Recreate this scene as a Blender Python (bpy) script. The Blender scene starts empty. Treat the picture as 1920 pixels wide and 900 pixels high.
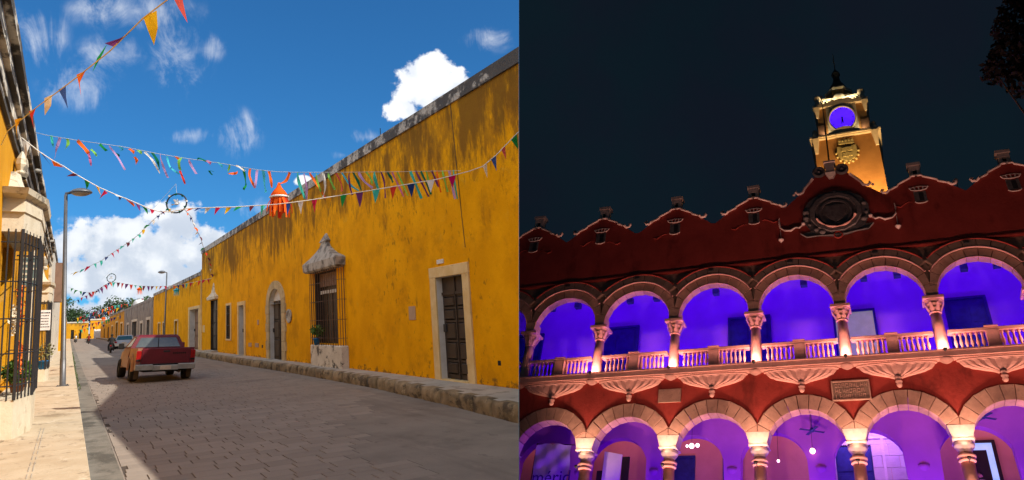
import bpy, bmesh, math, random
import numpy as np
from mathutils import Vector, Matrix
random.seed(7)
rng = np.random.default_rng(7)
R = math.radians
scn = bpy.context.scene
col = scn.collection
# ------------------------------------------------------------------ camera
# axes of the camera in the world: x right along the cross street, y up the street, z up
CX = Vector((0.780963310546864, -0.6141023235937744, -0.11390629366461658))
CY = Vector((0.03342375443603756, 0.22320396519384486, -0.9741985642368522))   # image down
CZ = Vector((0.6236819383460468, 0.7570061598682485, 0.19483971284737045))     # view
EYE = Vector((0, 0, 1.85))
TS = 0.06152691         # the street climbs 3.5 degrees
BK = 0.05               # and falls slightly towards its right side
cam_d = bpy.data.cameras.new('camera')
cam = bpy.data.objects.new('camera', cam_d)
col.objects.link(cam)
cam.matrix_world = Matrix(((CX[0], -CY[0], -CZ[0], EYE[0]), (CX[1], -CY[1], -CZ[1], EYE[1]), (CX[2], -CY[2], -CZ[2], EYE[2]), (0, 0, 0, 1)))
cam_d.sensor_width = 36
cam_d.lens = 1300 / 1920 * 36
cam_d.shift_x = -220 / 1920
cam_d.shift_y = -100 / 1920
cam_d.clip_start = 0.1
cam_d.clip_end = 6000
scn.camera = cam
# ------------------------------------------------------------------ view
scn.view_settings.view_transform = 'Standard'
scn.view_settings.look = 'None'
scn.view_settings.exposure = 1.38
scn.view_settings.gamma = 1.0
scn.cycles.max_bounces = 6
scn.cycles.diffuse_bounces = 4
scn.cycles.glossy_bounces = 2
scn.cycles.transmission_bounces = 3
scn.cycles.transparent_max_bounces = 4
scn.cycles.sample_clamp_indirect = 4.0
scn.cycles.use_denoising = True
# ------------------------------------------------------------------ sun
SUN_EL, SUN_AZ = R(38.8), R(45)       # 45 degrees behind the right hand side
sdir = Vector((math.cos(SUN_AZ) * math.cos(SUN_EL), -math.sin(SUN_AZ) * math.cos(SUN_EL), math.sin(SUN_EL)))
sl = bpy.data.lights.new('sun', 'SUN')
sl.energy = 2.55
sl.angle = R(0.5)
sl.color = (1.0, 0.93, 0.82)
so = bpy.data.objects.new('sun', sl)
so.rotation_euler = sdir.to_track_quat('Z', 'Y').to_euler()
so.location = (40, -40, 60)
col.objects.link(so)

# ------------------------------------------------------------------ node helpers
class NT:
    def __init__(s, tree): s.t = tree
    def n(s, kind, **kw):
        nd = s.t.nodes.new(kind)
        for k, v in kw.items():
            if k.startswith('i_'):
                key = k[2:]
                key = int(key) if key.isdigit() else key.replace('_', ' ')
                nd.inputs[key].default_value = v
            else: setattr(nd, k, v)
        return nd
    def l(s, a, b): s.t.links.new(a, b)
    def math(s, op, a, b=None, c=None, clamp=False):
        nd = s.t.nodes.new('ShaderNodeMath'); nd.operation = op; nd.use_clamp = clamp
        for k, v in enumerate((a, b, c)):
            if v is None: continue
            if isinstance(v, (int, float)): nd.inputs[k].default_value = v
            else: s.l(v, nd.inputs[k])
        return nd.outputs[0]
    def ramp(s, f, lo, hi, a=0.0, b=1.0):
        nd = s.t.nodes.new('ShaderNodeMapRange'); nd.interpolation_type = 'SMOOTHSTEP'
        s.l(f, nd.inputs[0])
        for k, v in enumerate((lo, hi, a, b)): nd.inputs[k + 1].default_value = v
        return nd.outputs[0]
    def mix(s, f, a, b, mode='MIX'):
        nd = s.t.nodes.new('ShaderNodeMix'); nd.data_type = 'RGBA'; nd.blend_type = mode
        for k, v in ((0, f), (6, a), (7, b)):
            if isinstance(v, (int, float)): nd.inputs[k].default_value = v
            elif isinstance(v, tuple): nd.inputs[k].default_value = (*v[:3], 1)
            else: s.l(v, nd.inputs[k])
        return nd.outputs[2]
    def noise(s, vec, scale, detail=4, rough=.55, sc3=None, dist=0.0):
        if sc3:
            mp = s.t.nodes.new('ShaderNodeMapping'); s.l(vec, mp.inputs[0]); mp.inputs['Scale'].default_value = sc3; vec = mp.outputs[0]
        nd = s.t.nodes.new('ShaderNodeTexNoise'); s.l(vec, nd.inputs['Vector'])
        nd.inputs['Scale'].default_value = scale; nd.inputs['Detail'].default_value = detail
        nd.inputs['Roughness'].default_value = rough; nd.inputs['Distortion'].default_value = dist
        return nd.outputs['Fac']

def srgb(r, g, b):
    f = lambda c: (c / 255 / 12.92) if c / 255 <= .04045 else ((c / 255 + .055) / 1.055) ** 2.4
    return (f(r), f(g), f(b))

# ------------------------------------------------------------------ day sky with clouds
world = bpy.data.worlds.new('World'); scn.world = world
world.use_nodes = True
wt = NT(world.node_tree); wt.t.nodes.clear()
sky = wt.n('ShaderNodeTexSky', sky_type='NISHITA', sun_disc=False, sun_elevation=SUN_EL, sun_rotation=math.atan2(sdir.x, sdir.y), altitude=0, air_density=1.0, dust_density=0.25, ozone_density=2.6)
geo = wt.n('ShaderNodeNewGeometry')
dirv = wt.n('ShaderNodeTexCoord').outputs['Generated']
def dot(v, c):
    nd = wt.n('ShaderNodeVectorMath', operation='DOT_PRODUCT'); wt.l(v, nd.inputs[0]); nd.inputs[1].default_value = c
    return nd.outputs['Value']
# clouds are laid out on a far plane across the end of the street: u to the right, v up
uu_, vv_, ww_ = dot(dirv, CX), dot(dirv, tuple(-c for c in CY)), wt.math('MAXIMUM', dot(dirv, CZ), 0.02)
u, v = wt.math('DIVIDE', uu_, ww_), wt.math('DIVIDE', vv_, ww_)
cmb = wt.n('ShaderNodeCombineXYZ'); wt.l(u, cmb.inputs[0]); wt.l(v, cmb.inputs[1])
uv = cmb.outputs[0]
nz1 = wt.noise(uv, 9, 9, .6)
nz2 = wt.noise(uv, 30, 6, .6)
nz3 = wt.noise(uv, 75, 4, .6)
mpw = wt.n('ShaderNodeMapping'); wt.l(uv, mpw.inputs[0]); mpw.inputs['Rotation'].default_value = (0, 0, .75); mpw.inputs['Scale'].default_value = (1.0, .6, 1)
nzw = wt.noise(mpw.outputs[0], 13, 10, .66, dist=1.2)
vor = wt.n('ShaderNodeTexVoronoi', i_Scale=26.0, feature='SMOOTH_F1'); wt.l(uv, vor.inputs['Vector'])
vor.inputs['Smoothness'].default_value = .6
puff = wt.math('SUBTRACT', .55, vor.outputs['Distance'])
def px(x, y): return ((x - 1180) / 1300, (350 - y) / 1300)
def blob(x, y, rx, ry):
    cu, cv = px(x, y)
    a = wt.math('MULTIPLY', wt.math('SUBTRACT', u, cu), 1300 / rx)
    b = wt.math('MULTIPLY', wt.math('SUBTRACT', v, cv), 1300 / ry)
    return wt.math('SUBTRACT', 1.0, wt.math('SQRT', wt.math('ADD', wt.math('MULTIPLY', a, a), wt.math('MULTIPLY', b, b))))
def union(l):
    o = l[0]
    for k in l[1:]: o = wt.math('SMOOTH_MAX', o, k, .15)
    return o
cum = union([blob(*b) for b in [(250, 470, 165, 70), (330, 430, 80, 52), (345, 408, 46, 30), (165, 520, 120, 62), (300, 530, 130, 70), (60, 470, 150, 60), (160, 600, 260, 48), (380, 480, 60, 50), (392, 452, 42, 40), (240, 430, 60, 30),
    (800, 135, 52, 36), (792, 175, 56, 42), (845, 160, 46, 32), (760, 205, 40, 24), (572, 338, 20, 14), (-300, 560, 400, 150), (1500, 100, 380, 90)]])
d1 = wt.math('ADD', cum, wt.math('ADD', wt.math('MULTIPLY', wt.math('SUBTRACT', nz1, .5), 1.5), wt.math('ADD', wt.math('MULTIPLY', puff, .7), wt.math('ADD', wt.math('MULTIPLY', wt.math('SUBTRACT', nz2, .5), 1.3), wt.math('MULTIPLY', wt.math('SUBTRACT', nz3, .5), .6)))))
a1 = wt.ramp(d1, .08, .40)
wisp = union([blob(*b) for b in [(335, 110, 60, 80), (150, 160, 75, 50), (70, 70, 60, 60), (250, 20, 130, 40), (210, 100, 70, 40), (445, 250, 50, 45), (912, 75, 50, 26), (385, 90, 40, 30), (150, 412, 40, 12), (690, 257, 52, 17), (642, 290, 26, 10), (360, 255, 50, 16), (470, 390, 60, 30)]])
d2 = wt.math('ADD', wt.math('MULTIPLY', wisp, .8), wt.math('ADD', wt.math('MULTIPLY', wt.math('SUBTRACT', nzw, .5), 4.2), wt.math('MULTIPLY', wt.math('SUBTRACT', nz2, .5), 1.2)))
a2 = wt.math('MULTIPLY', wt.math('MULTIPLY', wt.ramp(d2, -.1, 1.9), wt.ramp(wisp, -.3, .4)), .66)
# thicker, greyer bellies low in the big cloud
nb = wt.noise(uv, 5.5, 5, .55)
body = wt.ramp(wt.math('ADD', wt.math('MULTIPLY', d1, .55), wt.math('ADD', wt.math('MULTIPLY', nb, .9), wt.math('MULTIPLY', nz1, .5))), .62, 1.0)
vlow = wt.ramp(v, px(0, 330)[1], px(0, 440)[1])
body = wt.math('MULTIPLY', body, vlow)
shade = wt.ramp(wt.math('ADD', wt.math('MULTIPLY', puff, 1.0), wt.math('ADD', wt.math('MULTIPLY', nz2, .8), wt.math('MULTIPLY', nz3, .4))), .45, .95)
ccol = wt.mix(shade, wt.mix(body, (.84, .88, .95), (.60, .67, .77)), wt.mix(body, (1.10, 1.10, 1.09), (.92, .95, .98)))
bg = wt.n('ShaderNodeBackground', i_Strength=0.12)
SKYGAIN = 1.0
skc = wt.mix(1.0, sky.outputs[0], (.088, .272, .415), 'MULTIPLY')
# brighter broken cloud added over the unseen sky, to fill the street's shade
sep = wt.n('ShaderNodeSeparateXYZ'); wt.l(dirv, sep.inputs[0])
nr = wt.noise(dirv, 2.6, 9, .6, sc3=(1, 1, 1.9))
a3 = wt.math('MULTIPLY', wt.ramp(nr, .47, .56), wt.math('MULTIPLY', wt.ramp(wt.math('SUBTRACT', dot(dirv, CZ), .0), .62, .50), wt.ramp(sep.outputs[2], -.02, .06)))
alpha = wt.math('MAXIMUM', wt.math('MAXIMUM', a1, a2), a3)
cl = wt.mix(1.0, ccol, (3.3, 3.34, 3.42), 'MULTIPLY')
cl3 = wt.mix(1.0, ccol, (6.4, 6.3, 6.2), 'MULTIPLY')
skv = wt.mix(wt.math('MAXIMUM', a1, a2), skc, cl)
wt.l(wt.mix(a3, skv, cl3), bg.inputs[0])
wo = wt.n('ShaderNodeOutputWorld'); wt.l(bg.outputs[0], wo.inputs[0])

# ------------------------------------------------------------------ materials
MATS = {}
def pm(name, c, c2=None, scale=2.5, rough=.85, bump=0.0, bscale=18, layers=(), metal=0.0, emit=None, estr=0.0, detail=5, spec=.3, random_=0.0, alpha=1.0, coat=0.0):
    """A procedural paint: two tones mixed by noise, optional layers of stain, fine relief."""
    m = bpy.data.materials.new(name); m.use_nodes = True
    t = NT(m.node_tree); t.t.nodes.clear()
    at = t.n('ShaderNodeAttribute', attribute_name='raw'); vec = at.outputs['Vector']
    if c2 is None: c2 = tuple(x * .78 for x in c)
    f = t.ramp(t.noise(vec, scale, detail, .6), .3, .7)
    colr = t.mix(f, c, c2)
    for L in layers:
        f = t.noise(vec, L.get('s', 3), L.get('d', 6), L.get('r', .65), sc3=L.get('sc'), dist=L.get('dist', 0))
        if 'off' in L:
            f2 = t.noise(vec, L['off'], 3)
            f = t.math('ADD', f, t.math('MULTIPLY', t.math('SUBTRACT', f2, .5), L.get('offa', .6)))
        if 'h' in L:      # height band where the stain lives: (none, full)
            sp = t.n('ShaderNodeSeparateXYZ'); t.l(vec, sp.inputs[0])
            hm = t.ramp(sp.outputs[L.get('ax', 2)], L['h'][0], L['h'][1], -L.get('ha', .25), L.get('hb', .12))
            f = t.math('ADD', f, hm)
        f = t.math('MULTIPLY', t.ramp(f, L['lo'], L['hi']), L.get('a', 1.0))
        colr = t.mix(f, colr, L['c'])
    if random_:
        oi = t.n('ShaderNodeObjectInfo')
        hs = t.n('ShaderNodeHueSaturation'); t.l(colr, hs.inputs['Color'])
        t.l(t.math('ADD', t.math('MULTIPLY', oi.outputs['Random'], random_), 1 - random_ / 2), hs.inputs['Value'])
        colr = hs.outputs[0]
    b = t.n('ShaderNodeBsdfPrincipled', i_Roughness=rough, i_Metallic=metal)
    b.inputs['Specular IOR Level'].default_value = spec
    if coat: b.inputs['Coat Weight'].default_value = coat
    t.l(colr, b.inputs['Base Color'])
    if emit:
        b.inputs['Emission Color'].default_value = (*emit, 1); b.inputs['Emission Strength'].default_value = estr
    if bump:
        bp = t.n('ShaderNodeBump', i_Strength=1.0, i_Distance=bump)
        t.l(t.noise(vec, bscale, 5, .6), bp.inputs['Height']); t.l(bp.outputs[0], b.inputs['Normal'])
    o = t.n('ShaderNodeOutputMaterial'); t.l(b.outputs[0], o.inputs[0])
    MATS[name] = m
    return m

# ------------------------------------------------------------------ geometry helpers
def G(x, y, h): return (x, y, y * TS - BK * x + h)
PM = None
INV = {}
def tag(o, label=None, cat=None, group=None, kind=None):
    if label: o['label'] = label
    if cat: o['category'] = cat
    if group: o['group'] = group
    if kind: o['kind'] = kind
    return o
def thing(name, label, cat, M4=None, group=None):
    o = bpy.data.objects.new(name, None); col.objects.link(o)
    o.empty_display_size = .3
    M4 = M4 or Matrix.Identity(4)
    o.matrix_world = M4
    INV[o.name] = M4.inverted()
    return tag(o, label, cat, group)
def at(x, y, h=0.0, yaw=0.0, tilt=True):
    """placement on the street, leaning with its slope if wanted"""
    m = Matrix.Translation(G(x, y, h))
    if tilt:
        yv = Vector((0, 1, TS)).normalized(); xv = Vector((1, 0, -BK)); zv = xv.cross(yv).normalized(); xv = yv.cross(zv)
        m = m @ Matrix((xv, yv, zv)).transposed().to_4x4()
    return m @ Matrix.Rotation(yaw, 4, 'Z')

class MB:
    """collects simple shapes and links them as ONE mesh object"""
    def __init__(s, xf=None): s.v = []; s.f = []; s.xf = xf; s.sm = set()
    def add(s, vs, fs, smooth=False):
        b = len(s.v); s.v += [tuple(p) for p in vs]
        for f in fs:
            if smooth: s.sm.add(len(s.f))
            s.f.append(tuple(b + i for i in f))
        return s
    def box(s, x0, x1, y0, y1, z0, z1):
        return s.add([(x0, y0, z0), (x1, y0, z0), (x1, y1, z0), (x0, y1, z0), (x0, y0, z1), (x1, y0, z1), (x1, y1, z1), (x0, y1, z1)],
                     [(0, 3, 2, 1), (4, 5, 6, 7), (0, 1, 5, 4), (1, 2, 6, 5), (2, 3, 7, 6), (3, 0, 4, 7)])
    def hexa(s, p):   # eight corners, bottom ring then top ring
        return s.add(p, [(0, 3, 2, 1), (4, 5, 6, 7), (0, 1, 5, 4), (1, 2, 6, 5), (2, 3, 7, 6), (3, 0, 4, 7)])
    def quad(s, a, b, c, d): return s.add([a, b, c, d], [(0, 1, 2, 3)])
    def bbox(s, x0, x1, y0, y1, z0, z1, c=.02):   # box with its front and edges chamfered (cheap bevel on all vertical edges and top)
        p = []
        for z, k in ((z0, 0), (z1 - c, 0), (z1, c)):
            p += [(x0 + k, y0 + k, z), (x1 - k, y0 + k, z), (x1 - k, y1 - k, z), (x0 + k, y1 - k, z)]
        f = [(3, 2, 1, 0), (8, 9, 10, 11)]
        for r in (0, 4): f += [(r + i, r + (i + 1) % 4, r + 4 + (i + 1) % 4, r + 4 + i) for i in range(4)]
        return s.add(p, f)
    def prism(s, poly, fn, d0, d1):   # 2-D outline, fn(a, b, d) gives the point
        n = len(poly); vs = [fn(a, b, d0) for a, b in poly] + [fn(a, b, d1) for a, b in poly]
        return s.add(vs, [tuple(range(n))[::-1], tuple(range(n, 2 * n))] + [(i, (i + 1) % n, n + (i + 1) % n, n + i) for i in range(n)])
    def tube(s, pts, r, n=6, cap=True):
        P = [Vector(p) for p in pts]; rs = r if isinstance(r, (list, tuple)) else [r] * len(P)
        vs = []; up = Vector((0.13, .31, .94))
        for i, p in enumerate(P):
            d = (P[min(i + 1, len(P) - 1)] - P[max(i - 1, 0)]).normalized()
            a = d.cross(up if abs(d.dot(up)) < .95 else Vector((1, 0, 0))).normalized(); b = d.cross(a)
            vs += [p + (a * math.cos(2 * math.pi * k / n) + b * math.sin(2 * math.pi * k / n)) * rs[i] for k in range(n)]
        fs = [(i * n + k, i * n + (k + 1) % n, (i + 1) * n + (k + 1) % n, (i + 1) * n + k) for i in range(len(P) - 1) for k in range(n)]
        if cap: fs += [tuple(range(n)), tuple(range((len(P) - 1) * n, len(P) * n))[::-1]]
        return s.add(vs, fs, smooth=n > 5)
    def lathe(s, prof, n=14, c=(0, 0, 0), sq=None, smooth=True):   # profile of (r, z)
        vs = []
        for r, z in prof:
            for k in range(n):
                a = 2 * math.pi * (k + .5) / n
                vs.append((c[0] + r * math.cos(a), c[1] + r * math.sin(a), c[2] + z))
        m = len(prof)
        fs = [(i * n + k, i * n + (k + 1) % n, (i + 1) * n + (k + 1) % n, (i + 1) * n + k) for i in range(m - 1) for k in range(n)]
        fs += [tuple(range(n))[::-1], tuple(range((m - 1) * n, m * n))]
        return s.add(vs, fs, smooth=smooth)
    def ball(s, c, r, nu=8, nv=6, sx=1, sy=1, sz=1):
        prof = [(max(1e-4, math.sin(math.pi * i / nv)), -math.cos(math.pi * i / nv)) for i in range(nv + 1)]
        vs = []
        for a, z in prof:
            for k in range(nu):
                t = 2 * math.pi * k / nu; vs.append((c[0] + r * sx * a * math.cos(t), c[1] + r * sy * a * math.sin(t), c[2] + r * sz * z))
        fs = [(i * nu + k, i * nu + (k + 1) % nu, (i + 1) * nu + (k + 1) % nu, (i + 1) * nu + k) for i in range(nv) for k in range(nu)]
        return s.add(vs, fs, smooth=True)
    def mesh(s, name, mat, inv=None):
        raw = np.array(s.v, dtype=np.float32)
        vs = [s.xf(*p) for p in s.v] if s.xf else s.v
        if inv is not None: vs = [inv @ Vector(p) for p in vs]
        me = bpy.data.meshes.new(name); me.from_pydata([tuple(p) for p in vs], [], s.f)
        if s.sm:
            fl = np.zeros(len(s.f), dtype=bool); fl[list(s.sm)] = True
            me.polygons.foreach_set('use_smooth', fl)
        a = me.attributes.new('raw', 'FLOAT_VECTOR', 'POINT'); a.data.foreach_set('vector', raw.ravel())
        if mat: me.materials.append(MATS[mat] if isinstance(mat, str) else mat)
        me.validate()
        return me
    def build(s, name, mat, parent=None, kind=None, loc=None, local=False):
        inv = None
        root = parent
        if parent is not None and not local: inv = INV[parent.name]
        me = s.mesh(name, mat, inv)
        o = bpy.data.objects.new(name, me); col.objects.link(o)
        if parent is not None:
            o.parent = parent; INV[o.name] = INV[parent.name]
        else: INV[o.name] = Matrix.Identity(4)
        if loc: o.location = loc
        if kind: o['kind'] = kind
        return o
def inst(me, name, parent, M4):
    o = bpy.data.objects.new(name, me); col.objects.link(o); o.parent = parent; o.matrix_local = M4
    return o
def copy_tree(o, parent=None):
    c = o.copy(); col.objects.link(c); c.parent = parent
    for ch in list(o.children):
        d = copy_tree(ch, c); d.matrix_local = ch.matrix_local.copy()
    return c
# ================================================================== MATERIALS OF THE STREET
YL = [dict(s=1.3, sc=(1, .55, .7), lo=.50, hi=.66, c=(.42, .18, .006), a=.55, d=8, r=.7),
      dict(s=4.5, sc=(1, .7, .35), lo=.54, hi=.66, c=(.26, .11, .008), a=.55, d=9, r=.75, off=.5, offa=.5, h=(1.5, 6.5), ha=.16, hb=.03),
      dict(s=2.6, sc=(1, .5, .8), lo=.62, hi=.68, c=(.66, .36, .03), a=.5, d=8, r=.7),
      dict(s=2.2, sc=(1, .8, .28), lo=.48, hi=.66, c=(.13, .065, .012), a=.85, h=(3.2, 7.2), ha=.20, hb=.10, off=.22, offa=.6, d=8, r=.7),
      dict(s=7, sc=(1, .6, .5), lo=.62, hi=.72, c=(.12, .06, .012), a=.55, off=.3, offa=.5, d=6),
      dict(s=3.5, sc=(1, .7, .4), lo=.50, hi=.60, c=(.20, .09, .012), a=.5, h=(2.5, 6.8), ha=.25, hb=.05, d=9, r=.75),
      dict(s=5, sc=(1, .6, .8), lo=.66, hi=.72, c=(.60, .40, .12), a=.5, h=(2.2, .6), ha=.05, hb=.0),
      dict(s=6, sc=(1, .5, .8), lo=.50, hi=.62, c=(.10, .06, .02), a=.7, h=(.85, .3), ha=.35, hb=.03)]
pm('yellow_wall', (.76, .355, .003), (.64, .285, .002), scale=1.1, bump=.012, bscale=9, layers=YL, spec=.03)
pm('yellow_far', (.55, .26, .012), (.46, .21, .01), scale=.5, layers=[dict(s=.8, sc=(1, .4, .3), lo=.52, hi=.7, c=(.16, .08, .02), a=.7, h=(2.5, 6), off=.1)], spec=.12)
pm('yellow_left', (.62, .29, .010), (.55, .245, .008), scale=1.4, bump=.006, layers=[dict(s=3, sc=(1, .5, .5), lo=.60, hi=.72, c=(.55, .33, .10), a=.6)], spec=.15)
pm('coping_mould', (.46, .42, .36), (.30, .27, .23), scale=2.5, bump=.02, layers=[dict(s=2.4, sc=(1, .6, .8), lo=.46, hi=.56, c=(.035, .03, .028), a=.92, off=.12, offa=.7, d=8), dict(s=14, sc=(1, .6, 1), lo=.55, hi=.62, c=(.05, .045, .04), a=.8)])
pm('lime_mould', (.62, .57, .48), (.50, .45, .37), scale=2, bump=.015, layers=[dict(s=2.2, sc=(1, .7, 1), lo=.52, hi=.60, c=(.05, .042, .035), a=.9, d=8, r=.7), dict(s=8, lo=.58, hi=.7, c=(.20, .15, .10), a=.6)])
pm('hood_mould', (.40, .37, .32), (.26, .24, .21), scale=3, bump=.005, layers=[dict(s=3, lo=.50, hi=.64, c=(.07, .06, .05), a=.8, d=8)])
pm('left_cornice', (.60, .54, .44), (.50, .44, .35), scale=2, bump=.012, layers=[dict(s=2.2, sc=(1, .30, 1.6), lo=.40, hi=.50, c=(.035, .03, .027), a=.95, d=8, off=.3), dict(s=7, lo=.58, hi=.66, c=(.12, .10, .08), a=.7)])
pm('left_white', (.62, .55, .42), (.54, .46, .33), scale=3, bump=.006, layers=[dict(s=5, lo=.56, hi=.70, c=(.30, .23, .14), a=.7), dict(s=2.2, lo=.58, hi=.66, c=(.10, .085, .07), a=.75, h=(3.6, 4.5), ha=.2, hb=.06, d=8)])
pm('cream_frame', (.66, .50, .26), (.56, .38, .15), scale=2, bump=.006, layers=[dict(s=6, sc=(1, .6, 1), lo=.6, hi=.7, c=(.35, .25, .12), a=.6)])
pm('stone_frame', (.50, .38, .20), (.38, .28, .14), scale=4, bump=.012, random_=.3)
pm('white_reveal', (.60, .57, .52), (.52, .48, .42), scale=3)
pm('door_wood', (.040, .026, .018), (.026, .017, .012), scale=3, rough=.6, layers=[dict(s=9, sc=(1, 1.5, .3), lo=.66, hi=.72, c=(.12, .09, .07), a=.5)])
pm('door_dark', (.020, .015, .013), rough=.5)
pm('door_brown', (.20, .11, .07), rough=.6)
pm('patch_board', (.42, .29, .20), (.36, .24, .16))
pm('black_iron', (.025, .025, .028), rough=.5)
pm('rust_iron', (.13, .07, .04), (.09, .05, .03), rough=.7)
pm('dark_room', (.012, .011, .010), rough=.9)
pm('grey_wall', (.26, .225, .19), (.16, .14, .12), scale=1.2, layers=[dict(s=1.2, sc=(1, .4, .3), lo=.5, hi=.66, c=(.07, .06, .055), a=.8)])
pm('pale_wall', (.55, .49, .40), scale=1)
pm('road_sheet', (.250, .212, .175), (.195, .165, .137), scale=.9, rough=.8, bump=.006, bscale=30, spec=.25,
   layers=[dict(s=1.1, sc=(.7, .35, 1), lo=.55, hi=.72, c=(.13, .105, .088), a=.7, off=.2, d=6), dict(s=2.2, sc=(.6, .3, 1), lo=.60, hi=.68, c=(.30, .25, .21), a=.5, d=6), dict(s=16, sc=(1, .5, 1), lo=.62, hi=.7, c=(.10, .085, .075), a=.5), dict(s=1.6, sc=(1, .06, 1), lo=.5, hi=.68, c=(.14, .112, .095), a=.55), dict(s=3.2, sc=(1, .45, 1), lo=.60, hi=.64, c=(.115, .092, .078), a=.5, d=8, r=.7)])
pm('paver', (.270, .225, .185), (.215, .180, .148), scale=1.3, rough=.78, bump=.006, bscale=25, spec=.3, random_=.22,
   layers=[dict(s=1.1, sc=(.7, .35, 1), lo=.55, hi=.72, c=(.145, .115, .095), a=.6, off=.2, d=6), dict(s=9, lo=.6, hi=.7, c=(.32, .27, .22), a=.4)])
pm('joint', (.075, .058, .046), rough=.95)
pm('gutter_conc', (.20, .18, .15), (.12, .11, .09), scale=2.2, bump=.01, layers=[dict(s=1.4, sc=(1, .3, 1), lo=.5, hi=.62, c=(.06, .055, .045), a=.8)])
pm('walk_left', (.50, .41, .29), (.42, .33, .22), scale=1.6, bump=.008, layers=[dict(s=1.3, sc=(1, .6, 1), lo=.56, hi=.66, c=(.24, .18, .11), a=.75, d=7), dict(s=2.4, sc=(.8, .25, 1), lo=.60, hi=.66, c=(.15, .115, .075), a=.8, d=8, r=.7), dict(s=6, sc=(1, .5, 1), lo=.58, hi=.68, c=(.18, .135, .09), a=.7), dict(s=2.4, sc=(1.4, .5, 1), lo=.6, hi=.68, c=(.58, .50, .38), a=.7)])
pm('walk_right', (.40, .36, .30), (.31, .28, .235), scale=1.2, bump=.008, layers=[dict(s=2.2, sc=(1, .5, 1), lo=.56, hi=.66, c=(.17, .145, .115), a=.7), dict(s=3, sc=(1, .4, 1), lo=.62, hi=.7, c=(.42, .37, .3), a=.6)])
pm('kerb_stone', (.27, .20, .115), (.15, .11, .06), scale=3.5, bump=.03, bscale=6, random_=.35, layers=[dict(s=3, sc=(1, .6, 1.2), lo=.50, hi=.62, c=(.05, .036, .022), a=.85, d=8), dict(s=5, sc=(1, .6, 1), lo=.60, hi=.7, c=(.38, .32, .22), a=.6)])
pm('earth', (.16, .13, .09), (.12, .10, .07), scale=.2)
pm('grass', (.07, .12, .02), (.05, .09, .015), scale=3)
pm('lamp_grey', (.13, .133, .14), (.10, .10, .105), scale=2, rough=.45, metal=.5)
pm('lamp_glass', (.35, .34, .32), rough=.3)
pm('red_paint', (.135, .009, .018), (.10, .007, .013), scale=2, rough=.42, spec=.3, coat=.05, layers=[dict(s=4, lo=.6, hi=.75, c=(.085, .02, .02), a=.4)])
pm('tan_paint', (.36, .20, .11), (.22, .10, .065), scale=1.6, rough=.5, layers=[dict(s=2.2, lo=.58, hi=.7, c=(.20, .05, .04), a=.5)])
pm('truck_glass', (.10, .115, .11), (.05, .06, .06), scale=.9, rough=.08, spec=.8)
pm('chrome_old', (.36, .35, .32), (.26, .25, .22), scale=3, rough=.35, metal=.45)
pm('tyre', (.022, .020, .019), rough=.9)
pm('tyre_dust', (.085, .058, .035), rough=.95)
pm('rim', (.25, .24, .22), rough=.4, metal=.6)
pm('tail_red', (.30, .008, .008), rough=.25)
pm('under_dark', (.012, .011, .010), rough=.9)
pm('plate_white', (.55, .50, .42), (.5, .4, .3), scale=12)
pm('black_cloth', (.02, .02, .022), rough=.9)
pm('red_cloth', (.25, .03, .02), rough=.9)
pm('white_cloth', (.75, .73, .7), rough=.9)
pm('skin', (.30, .16, .10), rough=.6)
pm('hair_black', (.012, .010, .009), rough=.6)
pm('silver_paint', (.40, .41, .42), rough=.3, metal=.3)
pm('teal_glass', (.03, .09, .11), rough=.1, spec=.8)
pm('bush_leaf', (.085, .16, .02), (.045, .095, .012), scale=9, rough=.6, random_=.4)
pm('dry_leaf', (.22, .20, .08), (.12, .12, .04), scale=9)
pm('terracotta', (.33, .12, .05), rough=.8)
pm('blue_pot', (.02, .17, .42), rough=.4)
pm('tree_leaf', (.040, .075, .022), (.022, .045, .014), scale=2, rough=.7)
pm('bark', (.12, .09, .06), rough=.9)
pm('sign_green', (.16, .21, .19), (.10, .14, .13), scale=3, rough=.5)
pm('poster_white', (.72, .70, .68), rough=.7)
pm('ink', (.05, .05, .06), rough=.7)
pm('rope', (.80, .76, .68), rough=.9)
pm('thin_wire', (.55, .55, .52), rough=.8)
pm('tank_white', (.6, .6, .58), rough=.6)
pm('orange_flower', (.75, .16, .02), rough=.7)
FL = dict(red=(.62, .05, .03), orange=(.85, .15, .02), yellow=(.85, .50, .02), gold=(.75, .36, .02), green=(.02, .27, .06), teal=(.06, .48, .38), navy=(.02, .05, .20), navy2=(.05, .10, .32), white=(.75, .72, .66), cream=(.75, .60, .40), purple=(.16, .04, .16), crimson=(.50, .02, .06), maroon=(.14, .03, .05), coral=(.72, .12, .10), magenta=(.58, .01, .12), lilac=(.55, .34, .62), lime=(.25, .60, .10), cyan=(.08, .55, .65), dkgreen=(.01, .15, .08), pink=(.60, .16, .34))
def cloth(k):
    m = bpy.data.materials.new('cloth_' + k); m.use_nodes = True; t = NT(m.node_tree); t.t.nodes.clear()
    d = t.n('ShaderNodeBsdfDiffuse', i_Color=(*FL[k], 1)); tr = t.n('ShaderNodeBsdfTranslucent', i_Color=(*FL[k], 1))
    ms = t.n('ShaderNodeMixShader', i_Fac=.4); t.l(d.outputs[0], ms.inputs[1]); t.l(tr.outputs[0], ms.inputs[2])
    o = t.n('ShaderNodeOutputMaterial'); t.l(ms.outputs[0], o.inputs[0]); MATS['cloth_' + k] = m
for k in FL: cloth(k)

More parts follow.
